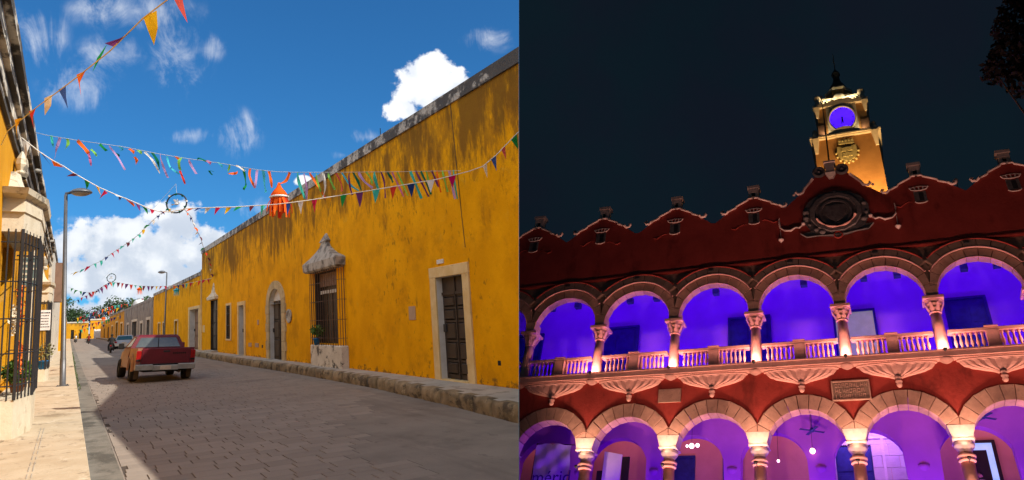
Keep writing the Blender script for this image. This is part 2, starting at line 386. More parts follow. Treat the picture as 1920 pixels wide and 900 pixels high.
# ================================================================== GROUND, ROAD, PAVEMENTS
XW = 7.57            # face of the right hand houses
def strip(mb, x0, x1, ys, h, h1=None):
    for a, b in zip(ys, ys[1:]):
        mb.add([(x0, a, h), (x1, a, h if h1 is None else h1), (x1, b, h if h1 is None else h1), (x0, b, h)], [(0, 1, 2, 3)])
g = MB(G); strip(g, -900, 900, [-60, 0, 20, 60, 120, 300, 700, 2500], -.06)
ground = g.build('ground', 'earth', kind='structure')
r = MB(G)
PX0, PX1, PY0, PY1 = .62, 6.4, 6.0, 38.0
strip(r, .26, PX0, [-20, 4, 12, 30, 60, 120, 320], 0)
strip(r, PX1, 7.2, [-20, 4, 12, 30, 60, 120, 320], 0)
strip(r, PX0, PX1, [-20, PY0], 0); strip(r, PX0, PX1, [PY1, 60, 120, 320], 0)
road = r.build('road', 'road_sheet', kind='structure')
jb = MB(G); strip(jb, PX0, PX1, [PY0, 14, 22, 30, PY1], -.010)
jb.build('joint_bed', 'joint', road)
# stamped pavers, laid in rows across the street
pv = []; rowd = {}; y = 8.6
while y < PY1:
    d = random.choice((.27, .30, .34, .40)); rowd[round(y, 4)] = d; x = PX0 + random.uniform(-.2, .1)
    edge = (3.35 + .30 * math.sin(y * 1.7) + max(0, y - 12.5) * .42 + random.uniform(-.25, .1)) if y < 21 else PX1
    edge = min(edge, PX1)
    while x < edge:
        w = random.choice((.26, .34, .34, .42, .5)); a = max(x, PX0)
        if a < x + w - .06: pv.append((a, min(x + w, PX1), y, min(y + d, PY1)))
        x += w
    y += d
def pmesh(mb, a, b, c, d, g_=.008):
    z = random.uniform(-.0006, .0006)
    mb.bbox(a + g_ * .8, b - g_ * .8, c + g_ * .35, d - g_ * .35, -.02, z, .0025)
pv.sort(key=lambda t: t[2])
near = [t for t in pv if t[2] > 9.4][:300]; rest = [t for t in pv if t not in set(near)]
shared = {}
SLOPE = Matrix.Translation(-Vector(G(0, 0, 0))) @ at(0, 0, 0)
for (a, b, c, d) in near:
    key = (round(b - a, 2), round(d - c, 2))
    if key not in shared:
        mb = MB(); pmesh(mb, 0, b - a, 0, d - c); shared[key] = mb.mesh('paver', 'paver')
    o = bpy.data.objects.new('paver', shared[key]); col.objects.link(o); o.parent = road
    o.matrix_local = Matrix.Translation(G(a, c, random.uniform(-.0006, .0004))) @ SLOPE
mb = MB(G)
for t in rest: pmesh(mb, *t)
# the worn strip where the stamped pattern has gone: fills what the rows leave open
mb.build('paver_field', 'paver', road, kind='stuff')
ed = MB(G); rows = {}
for (a, b, c, d) in pv: rows[c] = max(rows.get(c, 0), b)
for c, b in rows.items():
    if b < PX1 - .02: ed.add([(b, c, 0), (PX1, c, 0), (PX1, c + rowd[round(c, 4)], 0), (b, c + rowd[round(c, 4)], 0)], [(0, 1, 2, 3)])
ed.add([(PX0, PY0, 0), (PX1, PY0, 0), (PX1, 8.6, 0), (PX0, 8.6, 0)], [(0, 1, 2, 3)])
ed.build('worn_patch', 'road_sheet', road)
g = MB(G)   # shallow gutter along the left kerb
ys = [-5, 6] + [6 + i * 1.0 for i in range(1, 60)] + [90, 140, 200, 320]
strip(g, .24, .42, ys, .006, .004); strip(g, .42, .60, ys, .004, .003)
g.build('gutter', 'gutter_conc', kind='structure')
mb = MB(G)
for i in range(170):
    y = 30 + i * .35 + random.uniform(-.1, .1); x = random.uniform(.27, .34); h = random.uniform(.03, .12)
    for k in range(3):
        a = random.uniform(0, 3); mb.add([(x, y, 0), (x + .02 * math.cos(a), y + .06 * math.sin(a), 0), (x + random.uniform(-.06, .06), y + random.uniform(-.1, .1), h)], [(0, 1, 2)])
tag(mb.build('grass', 'grass'), 'thin green weeds growing in the gutter along the left kerb', 'grass', kind='stuff')
# left pavement in slabs
pl = MB(G); strip(pl, -1.6, .25, [-5, 8, 20, 40, 70, 120, 320], .085)
lp = pl.build('pavement', 'joint', kind='structure')
y = 6.5
while y < 60:
    d = random.uniform(1.5, 3.2) * (1 if y < 30 else 2)
    for a, b in ((-1.5, .262),):
        mb = MB(G); z = .12 + random.uniform(-.001, .001)
        mb.bbox(a + .004, b - .004, y + .005, y + d - .005, 0.0, z, .006)
        mb.build('slab', 'walk_left', lp)
    y += d
mb = MB(G); strip(mb, -1.5, .262, [y, 90, 140, 320], .12); mb.quad((.262, y, .12), (.262, y, 0), (.262, 320, 0), (.262, 320, .12)); mb.build('far_slab', 'walk_left', lp)
mb = MB(G)
for x0 in (-.36, -.315):
    yy = 9.0
    while yy < 17.5:
        mb.box(x0, x0 + .008, yy, yy + random.uniform(.25, .5), .121, .1275); yy += .55
mb.build('groove_line', 'walk_right', lp)
# right pavement with its rough stone kerb
KP = [(-6, 6.1), (10.5, 6.12), (15, 6.5), (21, 6.82), (30, 6.88), (40, 6.74), (58, 6.8), (330, 6.8)]
def kx(y):
    for (a, xa), (b, xb) in zip(KP, KP[1:]):
        if a <= y <= b: return xa + (xb - xa) * (y - a) / (b - a)
    return 6.8
rp = MB(G)
ys = [0, 5, 8] + [9 + i for i in range(52)] + [70, 90, 120, 320]
for a, b in zip(ys, ys[1:]): rp.add([(kx(a) + .1, a, .30), (XW + .05, a, .325), (XW + .05, b, .325), (kx(b) + .1, b, .30)], [(0, 1, 2, 3)])
rpo = rp.build('pavement', 'walk_right', kind='structure')
y = 7.0
while y < 95:
    d = random.uniform(.7, 1.3) * (1 if y < 35 else 1.8); n = 5
    vs = []; fs = []
    for i in range(n + 1):
        yy = y + .015 + (d - .03) * i / n; x = kx(yy)
        e = 0 if 0 < i < n else .02
        j = lambda s: random.uniform(-s, s)
        vs += [(x + .02 + e + j(.012), yy, -.03), (x + j(.028) + e, yy, .10 + j(.02)), (x + .012 + e + j(.02), yy, .23 + j(.02)), (x + .05 + j(.012), yy, .306 + j(.008) - e), (x + .26, yy, .307 - e)]
    for i in range(n):
        for k in range(4): fs.append((i * 5 + k, (i + 1) * 5 + k, (i + 1) * 5 + k + 1, i * 5 + k + 1))
    fs += [(0, 1, 2, 3, 4), tuple(n * 5 + k for k in (4, 3, 2, 1, 0))]
    mb = MB(G); mb.add(vs, fs, smooth=True); mb.build('kerb_stone', 'kerb_stone', rpo)
    y += d
mb = MB(G); strip(mb, 6.8, 7.1, [y, 320], .305); mb.quad((6.8, y, .305), (6.8, y, -.02), (6.8, 320, -.02), (6.8, 320, .305)); mb.build('far_kerb', 'kerb_stone', rpo)

# ================================================================== HOUSES
def wall_grid(mb, x, y0, y1, h0, h1, holes, depth, side=1):
    """a wall face at x with rectangular openings and their reveals"""
    Y = sorted({y0, y1, *[v for o in holes for v in o[:2]]} | {y0 + (y1 - y0) * i / 12 for i in range(13)}); H = sorted({h0, h1, *[v for o in holes for v in o[2:4]]})
    for a, b in zip(Y, Y[1:]):
        for c, d in zip(H, H[1:]):
            m, n = (a + b) / 2, (c + d) / 2
            if any(o[0] < m < o[1] and o[2] < n < o[3] for o in holes): continue
            mb.quad((x, a, c), (x, b, c), (x, b, d), (x, a, d))
    for o in holes:
        a, b, c, d = o[:4]; X = x + depth * side
        for p, q in (((a, c), (a, d)), ((b, c), (b, d)), ((a, c), (b, c)), ((a, d), (b, d))):
            mb.quad((x, *p), (x, *q), (X, *q), (X, *p))
def house(name, label, y0, y1, h, x, mat, holes, depth=.35, back=7.0, group=None, side=1, cop=None, cop_mat='coping_mould', ch=.34, category='house'):
    t = thing(name, label, category, Matrix.Translation(G(x, y0, 0)), group)
    mb = MB(G); wall_grid(mb, x, y0, y1, -.6, h, holes, depth, side)
    X = x + back * side
    mb.quad((x, y0, -.6), (x, y0, h), (X, y0, h), (X, y0, -.6)); mb.quad((x, y1, -.6), (x, y1, h), (X, y1, h), (X, y1, -.6))
    mb.quad((X, y0, -.6), (X, y1, -.6), (X, y1, h), (X, y0, h)); mb.quad((x, y0, h), (x, y1, h), (X, y1, h), (X, y0, h))
    mb.build('wall', mat, t)
    mb = MB(G); a, b = (x - .05, x + .45) if side > 0 else (x - .45, x + .05)
    n = max(2, int((y1 - y0) / 1.5))
    for i in range(n):
        ya, yb = y0 + (y1 - y0) * i / n, y0 + (y1 - y0) * (i + 1) / n
        mb.hexa([(a, ya, h), (b, ya, h), (b, yb, h), (a, yb, h), (a, ya, h + ch), (b, ya, h + ch), (b, yb, h + ch), (a, yb, h + ch)])
    mb.build('coping', cop_mat, t)
    return t
def frame(t, x, a, b, c, d, wj, wl, mat, proud=.04, name='door_frame', sill=False, side=1):
    mb = MB(G); e = .003; xa, xb = sorted((x - proud * side, x + .05 * side))
    mb.bbox(xa, xb, a - wj, a, c, d, .01); mb.bbox(xa, xb, b, b + wj, c, d, .01); mb.bbox(xa - .004, xb, a - wj - .01, b + wj + .01, d + e, d + wl, .01)
    if sill: mb.bbox(xa - .02, xb, a - wj, b + wj, c - .1, c - e, .01)
    return mb.build(name, mat, t)
def lining(t, x, a, b, c, d, dep, mat, side=1):
    mb = MB(G); e = .006; xa, xb = sorted((x - .002 * side, x + dep * side))
    mb.box(xa, xb, a, a + e, c, d); mb.box(xa, xb, b - e, b, c, d); mb.box(xa, xb, a + e, b - e, d - e, d)
    return mb.build('reveal', mat, t)
def panel_door(t, x, a, b, c, d, mat, rows, cols=2, transom=0, side=1, handle=True):
    """a leaf with raised panels"""
    X = x + .10 * side; xa, xb = sorted((x, X))
    mb = MB(G); mb.box(xa, xb, a, b, c, d); lf = mb.build('door', mat, t)
    rz = [c + .08]
    tot = sum(rows); top = d - transom - .06; acc = 0
    for r_ in rows:
        z0 = c + .08 + (top - c - .08) * acc / tot + .03; acc += r_; z1 = c + .08 + (top - c - .08) * acc / tot - .03
        for k in range(cols):
            y0 = a + (b - a) * (k + .12) / cols; y1 = a + (b - a) * (k + .88) / cols
            p = MB(G); u0, u1 = sorted((x - .03 * side, x + .01 * side)); p.hexa([(x, y0, z0), (x + .01 * side, y0, z0), (x + .01 * side, y1, z0), (x, y1, z0), (x, y0, z1), (x + .01 * side, y0, z1), (x + .01 * side, y1, z1), (x, y1, z1)])
            ins = .05 * (y1 - y0) / .5
            p.hexa([(x - .028 * side, y0 + ins, z0 + .04), (x, y0 + .03, z0 + .02), (x, y1 - .03, z0 + .02), (x - .028 * side, y1 - ins, z0 + .04), (x - .028 * side, y0 + ins, z1 - .04), (x, y0 + .03, z1 - .02), (x, y1 - .03, z1 - .02), (x - .028 * side, y1 - ins, z1 - .04)])
            p.build('panel', mat, lf)
    m2 = MB(G); xm = x - .03 * side
    m2.box(*sorted((xm, x)), (a + b) / 2 - .03, (a + b) / 2 + .03, c, d - transom)
    if transom: m2.box(*sorted((xm, x)), a, b, d - transom - .04, d - transom + .03); m2.box(*sorted((xm, x)), (a + b) / 2 - .02, (a + b) / 2 + .02, d - transom, d)
    m2.build('stile', mat, lf)
    if handle:
        m3 = MB(G); m3.box(*sorted((x - .07 * side, x)), b - .22, b - .08, (c + d) / 2 - .12, (c + d) / 2 + .08); m3.build('handle', 'black_iron', lf)
    return lf
def slab(t, name, mat, x, a, b, c, d, th=.03, side=1, label=None):
    mb = MB(G); mb.bbox(*sorted((x - th * side, x + .01 * side)), a, b, c, d, .006); o = mb.build(name, mat, t)
    if label: o['label'] = label
    return o

# ---- the tall yellow house on the right
D1 = (16.03, 17.66, .30, 2.96); W1 = (26.55, 29.5, 1.12, 3.85); D2 = (35.0, 37.55, .30, 3.62); D3 = (43.95, 45.5, .30, 3.08); W2 = (48.2, 49.4, 1.2, 3.2); D4 = (53.0, 55.9, .34, 3.75)
H1 = house('yellow_house', 'tall ochre house with mould streaks under its roofline, nearest on the right of the street', 8.0, 60.2, 7.39, XW, 'yellow_wall', [D1, W1, D2, D3, W2, D4])
frame(H1, XW, *D1, .36, .27, 'cream_frame'); lining(H1, XW, *D1, .24, 'white_reveal')
panel_door(H1, XW + .15, D1[0] + .008, D1[1] - .008, .36, 2.95, 'door_wood', (.8, 1.1, 1.1, .75, .7), 2, .42)
slab(H1, 'patch_board', 'patch_board', XW + .135, 16.06, 16.42, .36, .92, .012)
slab(H1, 'step', 'cream_frame', XW + .1, D1[0] + .01, D1[1] - .01, .29, .352, .16)
slab(H1, 'plate', 'patch_board', XW, 19.2, 19.66, 1.88, 2.26, .02); slab(H1, 'number_plate', 'white_reveal', XW, 17.1, 17.5, 3.31, 3.42, .03)
slab(H1, 'vent', 'dark_room', XW, 14.40, 14.54, .79, .90, .004)
mb = MB(G); mb.tube([(XW - .008, 16.1, 7.6), (XW - .008, 16.02, 6.6), (XW - .008, 15.93, 5.4), (XW - .008, 15.86, 4.4), (XW - .008, 15.78, 3.6)], .009, 4); mb.build('cable', 'door_wood', H1)
# barred bay window
bw = MB(G); bx = XW - .24
bw.bbox(bx, XW - .003, 25.4, 29.35, .30, 1.09, .03); bw.build('window_plinth', 'lime_mould', H1)
lining(H1, XW, *W1, .30, 'door_wood')
sh = MB(G); sh.box(XW + .28, XW + .33, W1[0], W1[1], W1[2], W1[3]); sho = sh.build('window_back', 'door_dark', H1)  # dark panel standing in for the unlit room behind the bars
for k in range(4):
    for (c, d) in ((1.2, 2.2), (2.3, 3.1)):
        p = MB(G); y0 = W1[0] + .1 + k * .7; p.bbox(XW + .262, XW + .281, y0, y0 + .56, c, d, .005); p.build('panel', 'door_dark', sho)
slab(H1, 'blind', 'door_brown', XW + .2, W1[0] + .02, W1[1] - .02, 3.3, 3.82, .02)
v = MB(G)
for k in range(16): MB(G).box(XW + .17, XW + .185, W1[0] + .05 + k * .18, W1[0] + .16 + k * .18, 3.02, 3.15).build('fringe', 'white_reveal', H1)
gr = MB(G)
gb0 = [(bx + .02, 25.5 + k * .3) for k in range(14)]
for (x, y) in gb0: gr.tube([(x, y, 1.08), (x, y, 3.92)], .010, 4)
for y in (25.45, 29.45):
    for x in (bx + .09, bx + .17): gr.tube([(x, y, 1.08), (x, y, 3.92)], .014, 4)
for h in (1.35, 2.0, 2.7, 3.4): gr.tube([(XW, 25.45, h), (bx + .02, 25.45, h), (bx + .02, 29.45, h), (XW, 29.45, h)], .010, 4)
gr.build('grille', 'rust_iron', H1)
hd = MB(G)   # flared hood with a neck and finial
yc = 27.65
prof = [(2.05, 3.86, .28), (2.2, 3.92, .33), (2.25, 4.20, .35), (2.05, 4.27, .32), (1.45, 4.40, .27), (.90, 4.58, .2), (.50, 4.76, .14), (.36, 4.92, .12), (.50, 4.97, .15), (.40, 5.04, .12), (.30, 5.1, .1), (.08, 5.28, .03)]
for (w0, h0, d0), (w1, h1, d1) in zip(prof, prof[1:]):
    hd.hexa([(XW - d0, yc - w0, h0), (XW, yc - w0, h0), (XW, yc + w0, h0), (XW - d0, yc + w0, h0), (XW - d1, yc - w1, h1), (XW, yc - w1, h1), (XW, yc + w1, h1), (XW - d1, yc + w1, h1)])
hd.build('window_hood', 'hood_mould', H1)
# arched doorway framed in stones
def arch_pts(y0, y1, hs, ht, n): return [((y0 + y1) / 2 - (y1 - y0) / 2 * math.cos(math.pi * i / n), hs + (ht - hs) * math.sin(math.pi * i / n)) for i in range(n + 1)]
mb = MB(G); P = arch_pts(D2[0], D2[1], 2.85, 3.60, 12)
for (ya, ha), (yb, hb) in zip(P, P[1:]): mb.hexa([(XW - .004, ya, ha), (XW + .3, ya, ha), (XW + .3, yb, hb), (XW - .004, yb, hb), (XW - .004, ya, 3.63), (XW + .3, ya, 3.63), (XW + .3, yb, 3.63), (XW - .004, yb, 3.63)])
mb.build('arch_head', 'white_reveal', H1)
Q = arch_pts(D2[0] - .62, D2[1] + .62, 2.85, 3.98, 12)
for i in range(12):
    mb = MB(G); c = [P[i], P[i + 1], Q[i + 1], Q[i]]; e = .012
    mb.hexa([(XW - .06, *c[0]), (XW + .02, *c[0]), (XW + .02, *c[1]), (XW - .06, *c[1]), (XW - .06, *c[3]), (XW + .02, *c[3]), (XW + .02, *c[2]), (XW - .06, *c[2])]) if False else mb.add(
        [(XW - .06, c[0][0] + .01, c[0][1]), (XW - .06, c[1][0] - .01, c[1][1]), (XW - .06, c[2][0] - .015, c[2][1]), (XW - .06, c[3][0] + .015, c[3][1]), (XW + .02, *c[0]), (XW + .02, *c[1]), (XW + .02, *c[2]), (XW + .02, *c[3])],
        [(0, 1, 2, 3), (0, 4, 5, 1), (1, 5, 6, 2), (2, 6, 7, 3), (3, 7, 4, 0)])
    mb.build('stone', 'stone_frame', H1)
for s_, (ya, yb) in enumerate(((D2[0] - .62, D2[0]), (D2[1], D2[1] + .62))):
    for k in range(6):
        j = .12 * (k % 2); mb = MB(G); a, b = (ya - j, yb) if s_ == 0 else (ya, yb + j)
        mb.bbox(XW - .06, XW + .02, a, b, .31 + k * .425, .31 + (k + 1) * .425 - .012, .012); mb.build('stone', 'stone_frame', H1)
lining(H1, XW, D2[0], D2[1], .30, 2.9, .2, 'white_reveal')
panel_door(H1, XW + .17, D2[0], D2[1], .31, 3.04, 'door_wood', (1, 1, 1), 2, 0)
slab(H1, 'tympanum', 'white_reveal', XW + .16, D2[0], D2[1], 3.05, 3.62, .02)
mb = MB(G); mb.lathe([(.0, 0), (.30, 0), (.32, .03), (.2, .045), (0, .05)], 18)
o = MB(G)
for (r0, d0), (r1, d1) in (((.36, 0), (.38, .05)), ((.38, .05), (.26, .06)), ((.26, .06), (.24, .03)), ((.24, .03), (.001, .03))):
    n = 18
    for k in range(n):
        a0, a1 = 2 * math.pi * k / n, 2 * math.pi * (k + 1) / n
        o.quad(*[(XW - d, 33.68 + rr * 1.25 * math.cos(a), 2.27 + rr * .8 * math.sin(a)) for rr, d, a in ((r0, d0, a0), (r0, d0, a1), (r1, d1, a1), (r1, d1, a0))])
o.build('round_plaque', 'hood_mould', H1)
for a in ((40.1, 40.4, 1.95, 2.2), (40.2, 41.0, .82, 1.02), (42.0, 42.7, .82, 1.02)): slab(H1, 'meter_box', 'patch_board', XW, *a, .03)
slab(H1, 'vent', 'dark_room', XW, 39.2, 39.5, .8, .95, .004)
frame(H1, XW, *D3, .34, .22, 'cream_frame'); lining(H1, XW, *D3, .5, 'white_reveal'); panel_door(H1, XW + .22, D3[0], D3[1], .32, 3.06, 'door_dark', (1, 1), 1, 0)
frame(H1, XW, *W2, .25, .14, 'cream_frame', name='window_frame', sill=True); slab(H1, 'window_back', 'door_dark', XW + .2, *W2)  # dark panel in place of the window's unlit interior
gr = MB(G)
for k in range(6): gr.tube([(XW - .05, W2[0] + .08 + k * .21, W2[2]), (XW - .05, W2[0] + .08 + k * .21, W2[3])], .014, 4)
for h in (1.3, 2.0, 2.7, 3.1): gr.tube([(XW - .05, W2[0], h), (XW - .05, W2[1], h)], .02, 4)
gr.build('grille', 'black_iron', H1)
lining(H1, XW, *D4, .2, 'door_wood'); panel_door(H1, XW + .15, D4[0], D4[1], .36, 3.73, 'door_dark', (1, 1, 1), 2, .6)
hd = MB(G); yc = 54.5
prof = [(1.7, 3.78, .2), (1.75, 3.95, .22), (1.1, 4.08, .15), (.5, 4.25, .1), (.3, 4.55, .07), (.05, 4.9, .04)]
for (w0, h0, d0), (w1, h1, d1) in zip(prof, prof[1:]):
    hd.hexa([(XW - d0, yc - w0, h0), (XW, yc - w0, h0), (XW, yc + w0, h0), (XW - d0, yc + w0, h0), (XW - d1, yc - w1, h1), (XW, yc - w1, h1), (XW, yc + w1, h1), (XW - d1, yc + w1, h1)])
hd.build('door_hood', 'left_white', H1); slab(H1, 'step', 'walk_right', XW, 52.8, 56.1, .3, .42, .4)
mb = MB(G); mb.tube([(XW - .03, 60.0, .3), (XW - .03, 60.0, 6.2)], .07, 6); mb.build('drain_pipe', 'cream_frame', H1)
slab(H1, 'patch', 'cream_frame', XW, 58.6, 59.6, 1.6, 2.1, .006)
mb = MB(G); mb.tube([(XW + .2, 21.9, 7.7), (XW + .2, 21.9, 8.15)], .012, 4); mb.build('rod', 'black_iron', H1)
# ---- the lower houses further on
D5 = (61.9, 67.0, .2, 3.4)
H2 = house('yellow_house', 'lower ochre yellow house beyond the tall one, with the street lamp before it', 60.21, 99.0, 5.85, XW + .04, 'yellow_wall', [D5, (75.0, 77.3, .9, 2.65), (86.0, 87.8, .9, 2.6), (90.7, 92.8, .9, 2.6)], ch=.28)
frame(H2, XW + .04, *D5, .75, .22, 'cream_frame'); lining(H2, XW + .04, *D5, .5, 'white_reveal'); panel_door(H2, XW + .4, D5[0], D5[1], .22, 3.38, 'door_brown', (1, 1, 1), 2)
for w in ((75.0, 77.3, .9, 2.65), (86.0, 87.8, .9, 2.6), (90.7, 92.8, .9, 2.6)):
    frame(H2, XW + .04, *w, .35, .15, 'cream_frame', name='window_frame'); slab(H2, 'window_back', 'white_reveal', XW + .25, *w)
H3 = house('grey_house', 'weathered grey house with dark doorways, among yellow houses far along the right side', 99.01, 155.0, 5.45, XW + .02, 'grey_wall', [(103, 107.5, .3, 3.2), (114, 117.5, .9, 2.9), (124, 134, .2, 3.3), (142, 146, .3, 3.0)], cop_mat='grey_wall')
for w in ((103, 107.5, .3, 3.2), (114, 117.5, .9, 2.9), (124, 134, .2, 3.3), (142, 146, .3, 3.0)):
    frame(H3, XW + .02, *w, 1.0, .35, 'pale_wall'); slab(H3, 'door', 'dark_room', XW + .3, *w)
mb = MB(G)
for k in range(9): MB(G).box(XW - .02, XW + .1, 100 + k * 6, 101.2 + k * 6, 4.6, 5.7).build('pilaster', 'grey_wall', H3)
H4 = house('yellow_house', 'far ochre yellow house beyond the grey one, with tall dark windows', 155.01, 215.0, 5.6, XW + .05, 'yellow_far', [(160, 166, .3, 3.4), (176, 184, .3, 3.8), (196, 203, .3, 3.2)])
for w in ((160, 166, .3, 3.4), (176, 184, .3, 3.8), (196, 203, .3, 3.2)): slab(H4, 'door', 'dark_room', XW + .3, *w); frame(H4, XW + .05, *w, 1.2, .3, 'cream_frame')
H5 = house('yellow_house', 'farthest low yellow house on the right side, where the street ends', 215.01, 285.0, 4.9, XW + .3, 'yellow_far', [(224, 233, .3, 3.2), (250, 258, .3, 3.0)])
for w in ((224, 233, .3, 3.2), (250, 258, .3, 3.0)): slab(H5, 'door', 'dark_room', XW + .5, *w)
# roof tanks on the grey house
for i, (y, s_, l_) in enumerate(((140, 1.0, 'round white water tank standing on the roof of the grey house'), (147, .8, 'smaller dark water tank beside the white one on the grey house roof'))):
    t = thing('water_tank', l_, 'water tank', Matrix.Translation(G(XW + 1.2, y, 5.6)), 'water tanks on the roofs')
    mb = MB(); mb.lathe([(.7 * s_, 0), (.78 * s_, .1), (.78 * s_, 1.0 * s_), (.6 * s_, 1.25 * s_), (.25 * s_, 1.4 * s_)], 12); mb.build('body', 'tank_white' if i == 0 else 'grey_wall', t, local=True)
    mb = MB(); mb.lathe([(.26 * s_, 1.36 * s_), (.26 * s_, 1.46 * s_), (.1, 1.5 * s_)], 10); mb.build('lid', 'grey_wall', t, local=True)
# ---- the row across the end of the street
def cross_house(label, x0, x1, y, h, mat, holes, base=0):
    t = thing('yellow_house', label, 'house', Matrix.Translation(G((x0 + x1) / 2, y, 0)))
    mb = MB(G); X = sorted({x0, x1, *[v for o in holes for v in o[:2]]}); H = sorted({-1.0, h, *[v for o in holes for v in o[2:]]})
    for a, b in zip(X, X[1:]):
        for c, d in zip(H, H[1:]):
            if any(o[0] < (a + b) / 2 < o[1] and o[2] < (c + d) / 2 < o[3] for o in holes): continue
            mb.quad((a, y, c), (b, y, c), (b, y, d), (a, y, d))
    mb.quad((x0, y, h), (x1, y, h), (x1, y + 8, h), (x0, y + 8, h)); mb.quad((x0, y, -1), (x0, y + 8, -1), (x0, y + 8, h), (x0, y, h)); mb.quad((x1, y, -1), (x1, y + 8, -1), (x1, y + 8, h), (x1, y, h))
    mb.build('wall', mat, t)
    mb = MB(G); mb.box(x0 - .1, x1 + .1, y - .15, y + .4, h + .003, h + .45); mb.build('coping', 'pale_wall', t)
    for o in holes:
        mb = MB(G); mb.box(o[0], o[1], y + .3, y + .4, o[2], o[3]); mb.build('door', 'dark_room', t)
    return t
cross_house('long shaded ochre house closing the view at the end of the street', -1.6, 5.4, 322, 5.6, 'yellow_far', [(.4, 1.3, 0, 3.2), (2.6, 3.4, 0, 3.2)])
cross_house('small sunlit yellow house at the end of the street, white at its foot', 5.5, 9.9, 300, 6.1, 'yellow_left', [(8.2, 9.0, 0, 2.6)])
mb = MB(G); mb.box(6.2, 10.4, 287, 287.4, -.5, 3.0); mb.box(7.3, 9.6, 286.9, 287.0, 0, 2.2)
tag(mb.build('garden_wall', 'white_cloth'), 'low white wall before the small sunlit yellow house', 'wall')

# ---- the sunlit yellow house on the left
XL = -1.0
LW1 = (16.9, 19.6, .80, 3.7); LW2 = (35.4, 37.6, .7, 3.3)
L1 = house('yellow_house', 'sunlit yellow house with a stained white cornice, along the left pavement', 4.0, 51.0, 5.75, XL, 'yellow_left', [LW1, LW2], side=-1, back=6, ch=.05, cop_mat='left_cornice')
cn = MB(G)
for (h0, h1, d) in ((5.55, 5.68, .06), (5.683, 5.95, .09), (5.953, 6.08, .16), (6.083, 6.42, .12), (6.423, 6.62, .22)):
    n = 40
    for i in range(n):
        a, b = 4.0 + 47 * i / n, 4.0 + 47 * (i + 1) / n; e = random.uniform(-.006, .006)
        cn.hexa([(XL - .4, a, h0), (XL + d + e, a, h0), (XL + d + e, b, h0), (XL - .4, b, h0), (XL - .4, a, h1), (XL + d + e, a, h1), (XL + d + e, b, h1), (XL - .4, b, h1)])
cn.build('cornice', 'left_cornice', L1)
def bay(t, plan, hb, ht, nbar, rails, finial_h, mats=('left_white', 'black_iron', 'left_white'), br=.013):
    """barred bay window: plinth, iron cage, hood and finial above the outline plan"""
    mb = MB(G); mb.prism(plan, lambda a, b, d: (a, b, d), .12, hb); mb.build('window_plinth', mats[0], t)
    gr = MB(G); P = []
    for (a, b), n in zip(zip(plan, plan[1:]), nbar):
        for k in range(n): P.append((a[0] + (b[0] - a[0]) * k / n, a[1] + (b[1] - a[1]) * k / n, 2.0 if k == 0 else 1.0))
    for (x, y, s_) in P[1:]: gr.tube([(x, y, hb), (x, y, ht)], br * s_, 5)
    go = gr.build('grille', mats[1], t)
    rl = MB(G)
    for h in rails: rl.tube([(x, y, h) for x, y in plan], br * .9, 4)
    rl.build('rail', mats[1], go)
    hd = MB(G); cx = sum(p[0] for p in plan) / len(plan); cy = sum(p[1] for p in plan) / len(plan)
    def ring(s_, h): return [(XL - .02 + (x - XL + .02) * s_, cy + (y - cy) * s_, h) for x, y in plan]
    lv = [(1.0, ht - .05), (1.02, ht + .28), (1.06, ht + .30), (1.04, ht + .55), (1.18, ht + .60), (1.22, ht + .70), (.9, ht + .74), (.72, ht + .8), (.5, ht + .95), (.36, ht + 1.15), (.3, ht + 1.3)]
    n = len(plan)
    for (s0, h0), (s1, h1) in zip(lv, lv[1:]):
        A, B = ring(s0, h0), ring(s1, h1)
        for i in range(n): hd.quad(A[i], A[(i + 1) % n], B[(i + 1) % n], B[i])
    hd.add(ring(1.0, ht - .05), [tuple(range(n))]); hd.add(ring(.3, ht + 1.3), [tuple(range(n))])
    hd.build('window_hood', mats[2], t)
    f = MB(G); rr = .1
    for k, (r0, h0) in enumerate(((.11, 1.28), (.14, 1.36), (.10, 1.42), (.13, 1.52), (.12, 1.62), (.03, 1.78))):
        pass
    pr = [(.11, 1.28), (.15, 1.36), (.10, 1.42), (.14, 1.54), (.12, 1.66), (.02, 1.84)]
    fx, fy = XL + .12, cy
    for (r0, h0), (r1, h1) in zip(pr, pr[1:]):
        m = 8
        for k in range(m):
            a0, a1 = 2 * math.pi * k / m, 2 * math.pi * (k + 1) / m
            f.quad(*[(fx + rr_ * .8 * math.cos(a), fy + rr_ * 2 * math.sin(a), ht + hh) for rr_, hh, a in ((r0, h0, a0), (r0, h0, a1), (r1, h1, a1), (r1, h1, a0))])
    f.build('finial', mats[2], t)
bay(L1, [(-1.0, 16.3), (-.71, 16.3), (-.51, 17.4), (-.51, 19.4), (-.74, 20.2), (-1.0, 20.2)], .76, 3.74, (3, 5, 7, 4, 3), (1.0, 1.55, 2.15, 2.8, 3.5), .8)
slab(L1, 'window_back', 'door_dark', XL - .1, LW1[0], LW1[0] + .85, LW1[2], LW1[3], side=-1); slab(L1, 'dark_room', 'dark_room', XL - .33, *LW1, side=-1)
bay(L1, [(-1.0, 34.9), (-.68, 34.9), (-.60, 35.6), (-.60, 37.2), (-.68, 37.9), (-1.0, 37.9)], .56, 3.15, (3, 3, 5, 3, 3), (1.2, 2.0), .6, br=.012)
slab(L1, 'dark_room', 'door_dark', XL - .2, *LW2, side=-1)
mb = MB(G); mb.box(XL, XL + .10, 27.2, 27.9, .12, 5.5); mb.build('drain_pipe', 'left_white', L1)
mb = MB(G); mb.box(XL, XL + .08, 49.6, 51.0, .12, 5.5); mb.build('pilaster', 'left_white', L1)
for k, (y, x) in enumerate(((24.2, XL + .25), (43.0, XL + .3))):
    mb = MB(G); mb.tube([(XL + .1, y, 6.3), (x, y, 6.26)], .06, 8); mb.build('spout', 'hood_mould', L1)
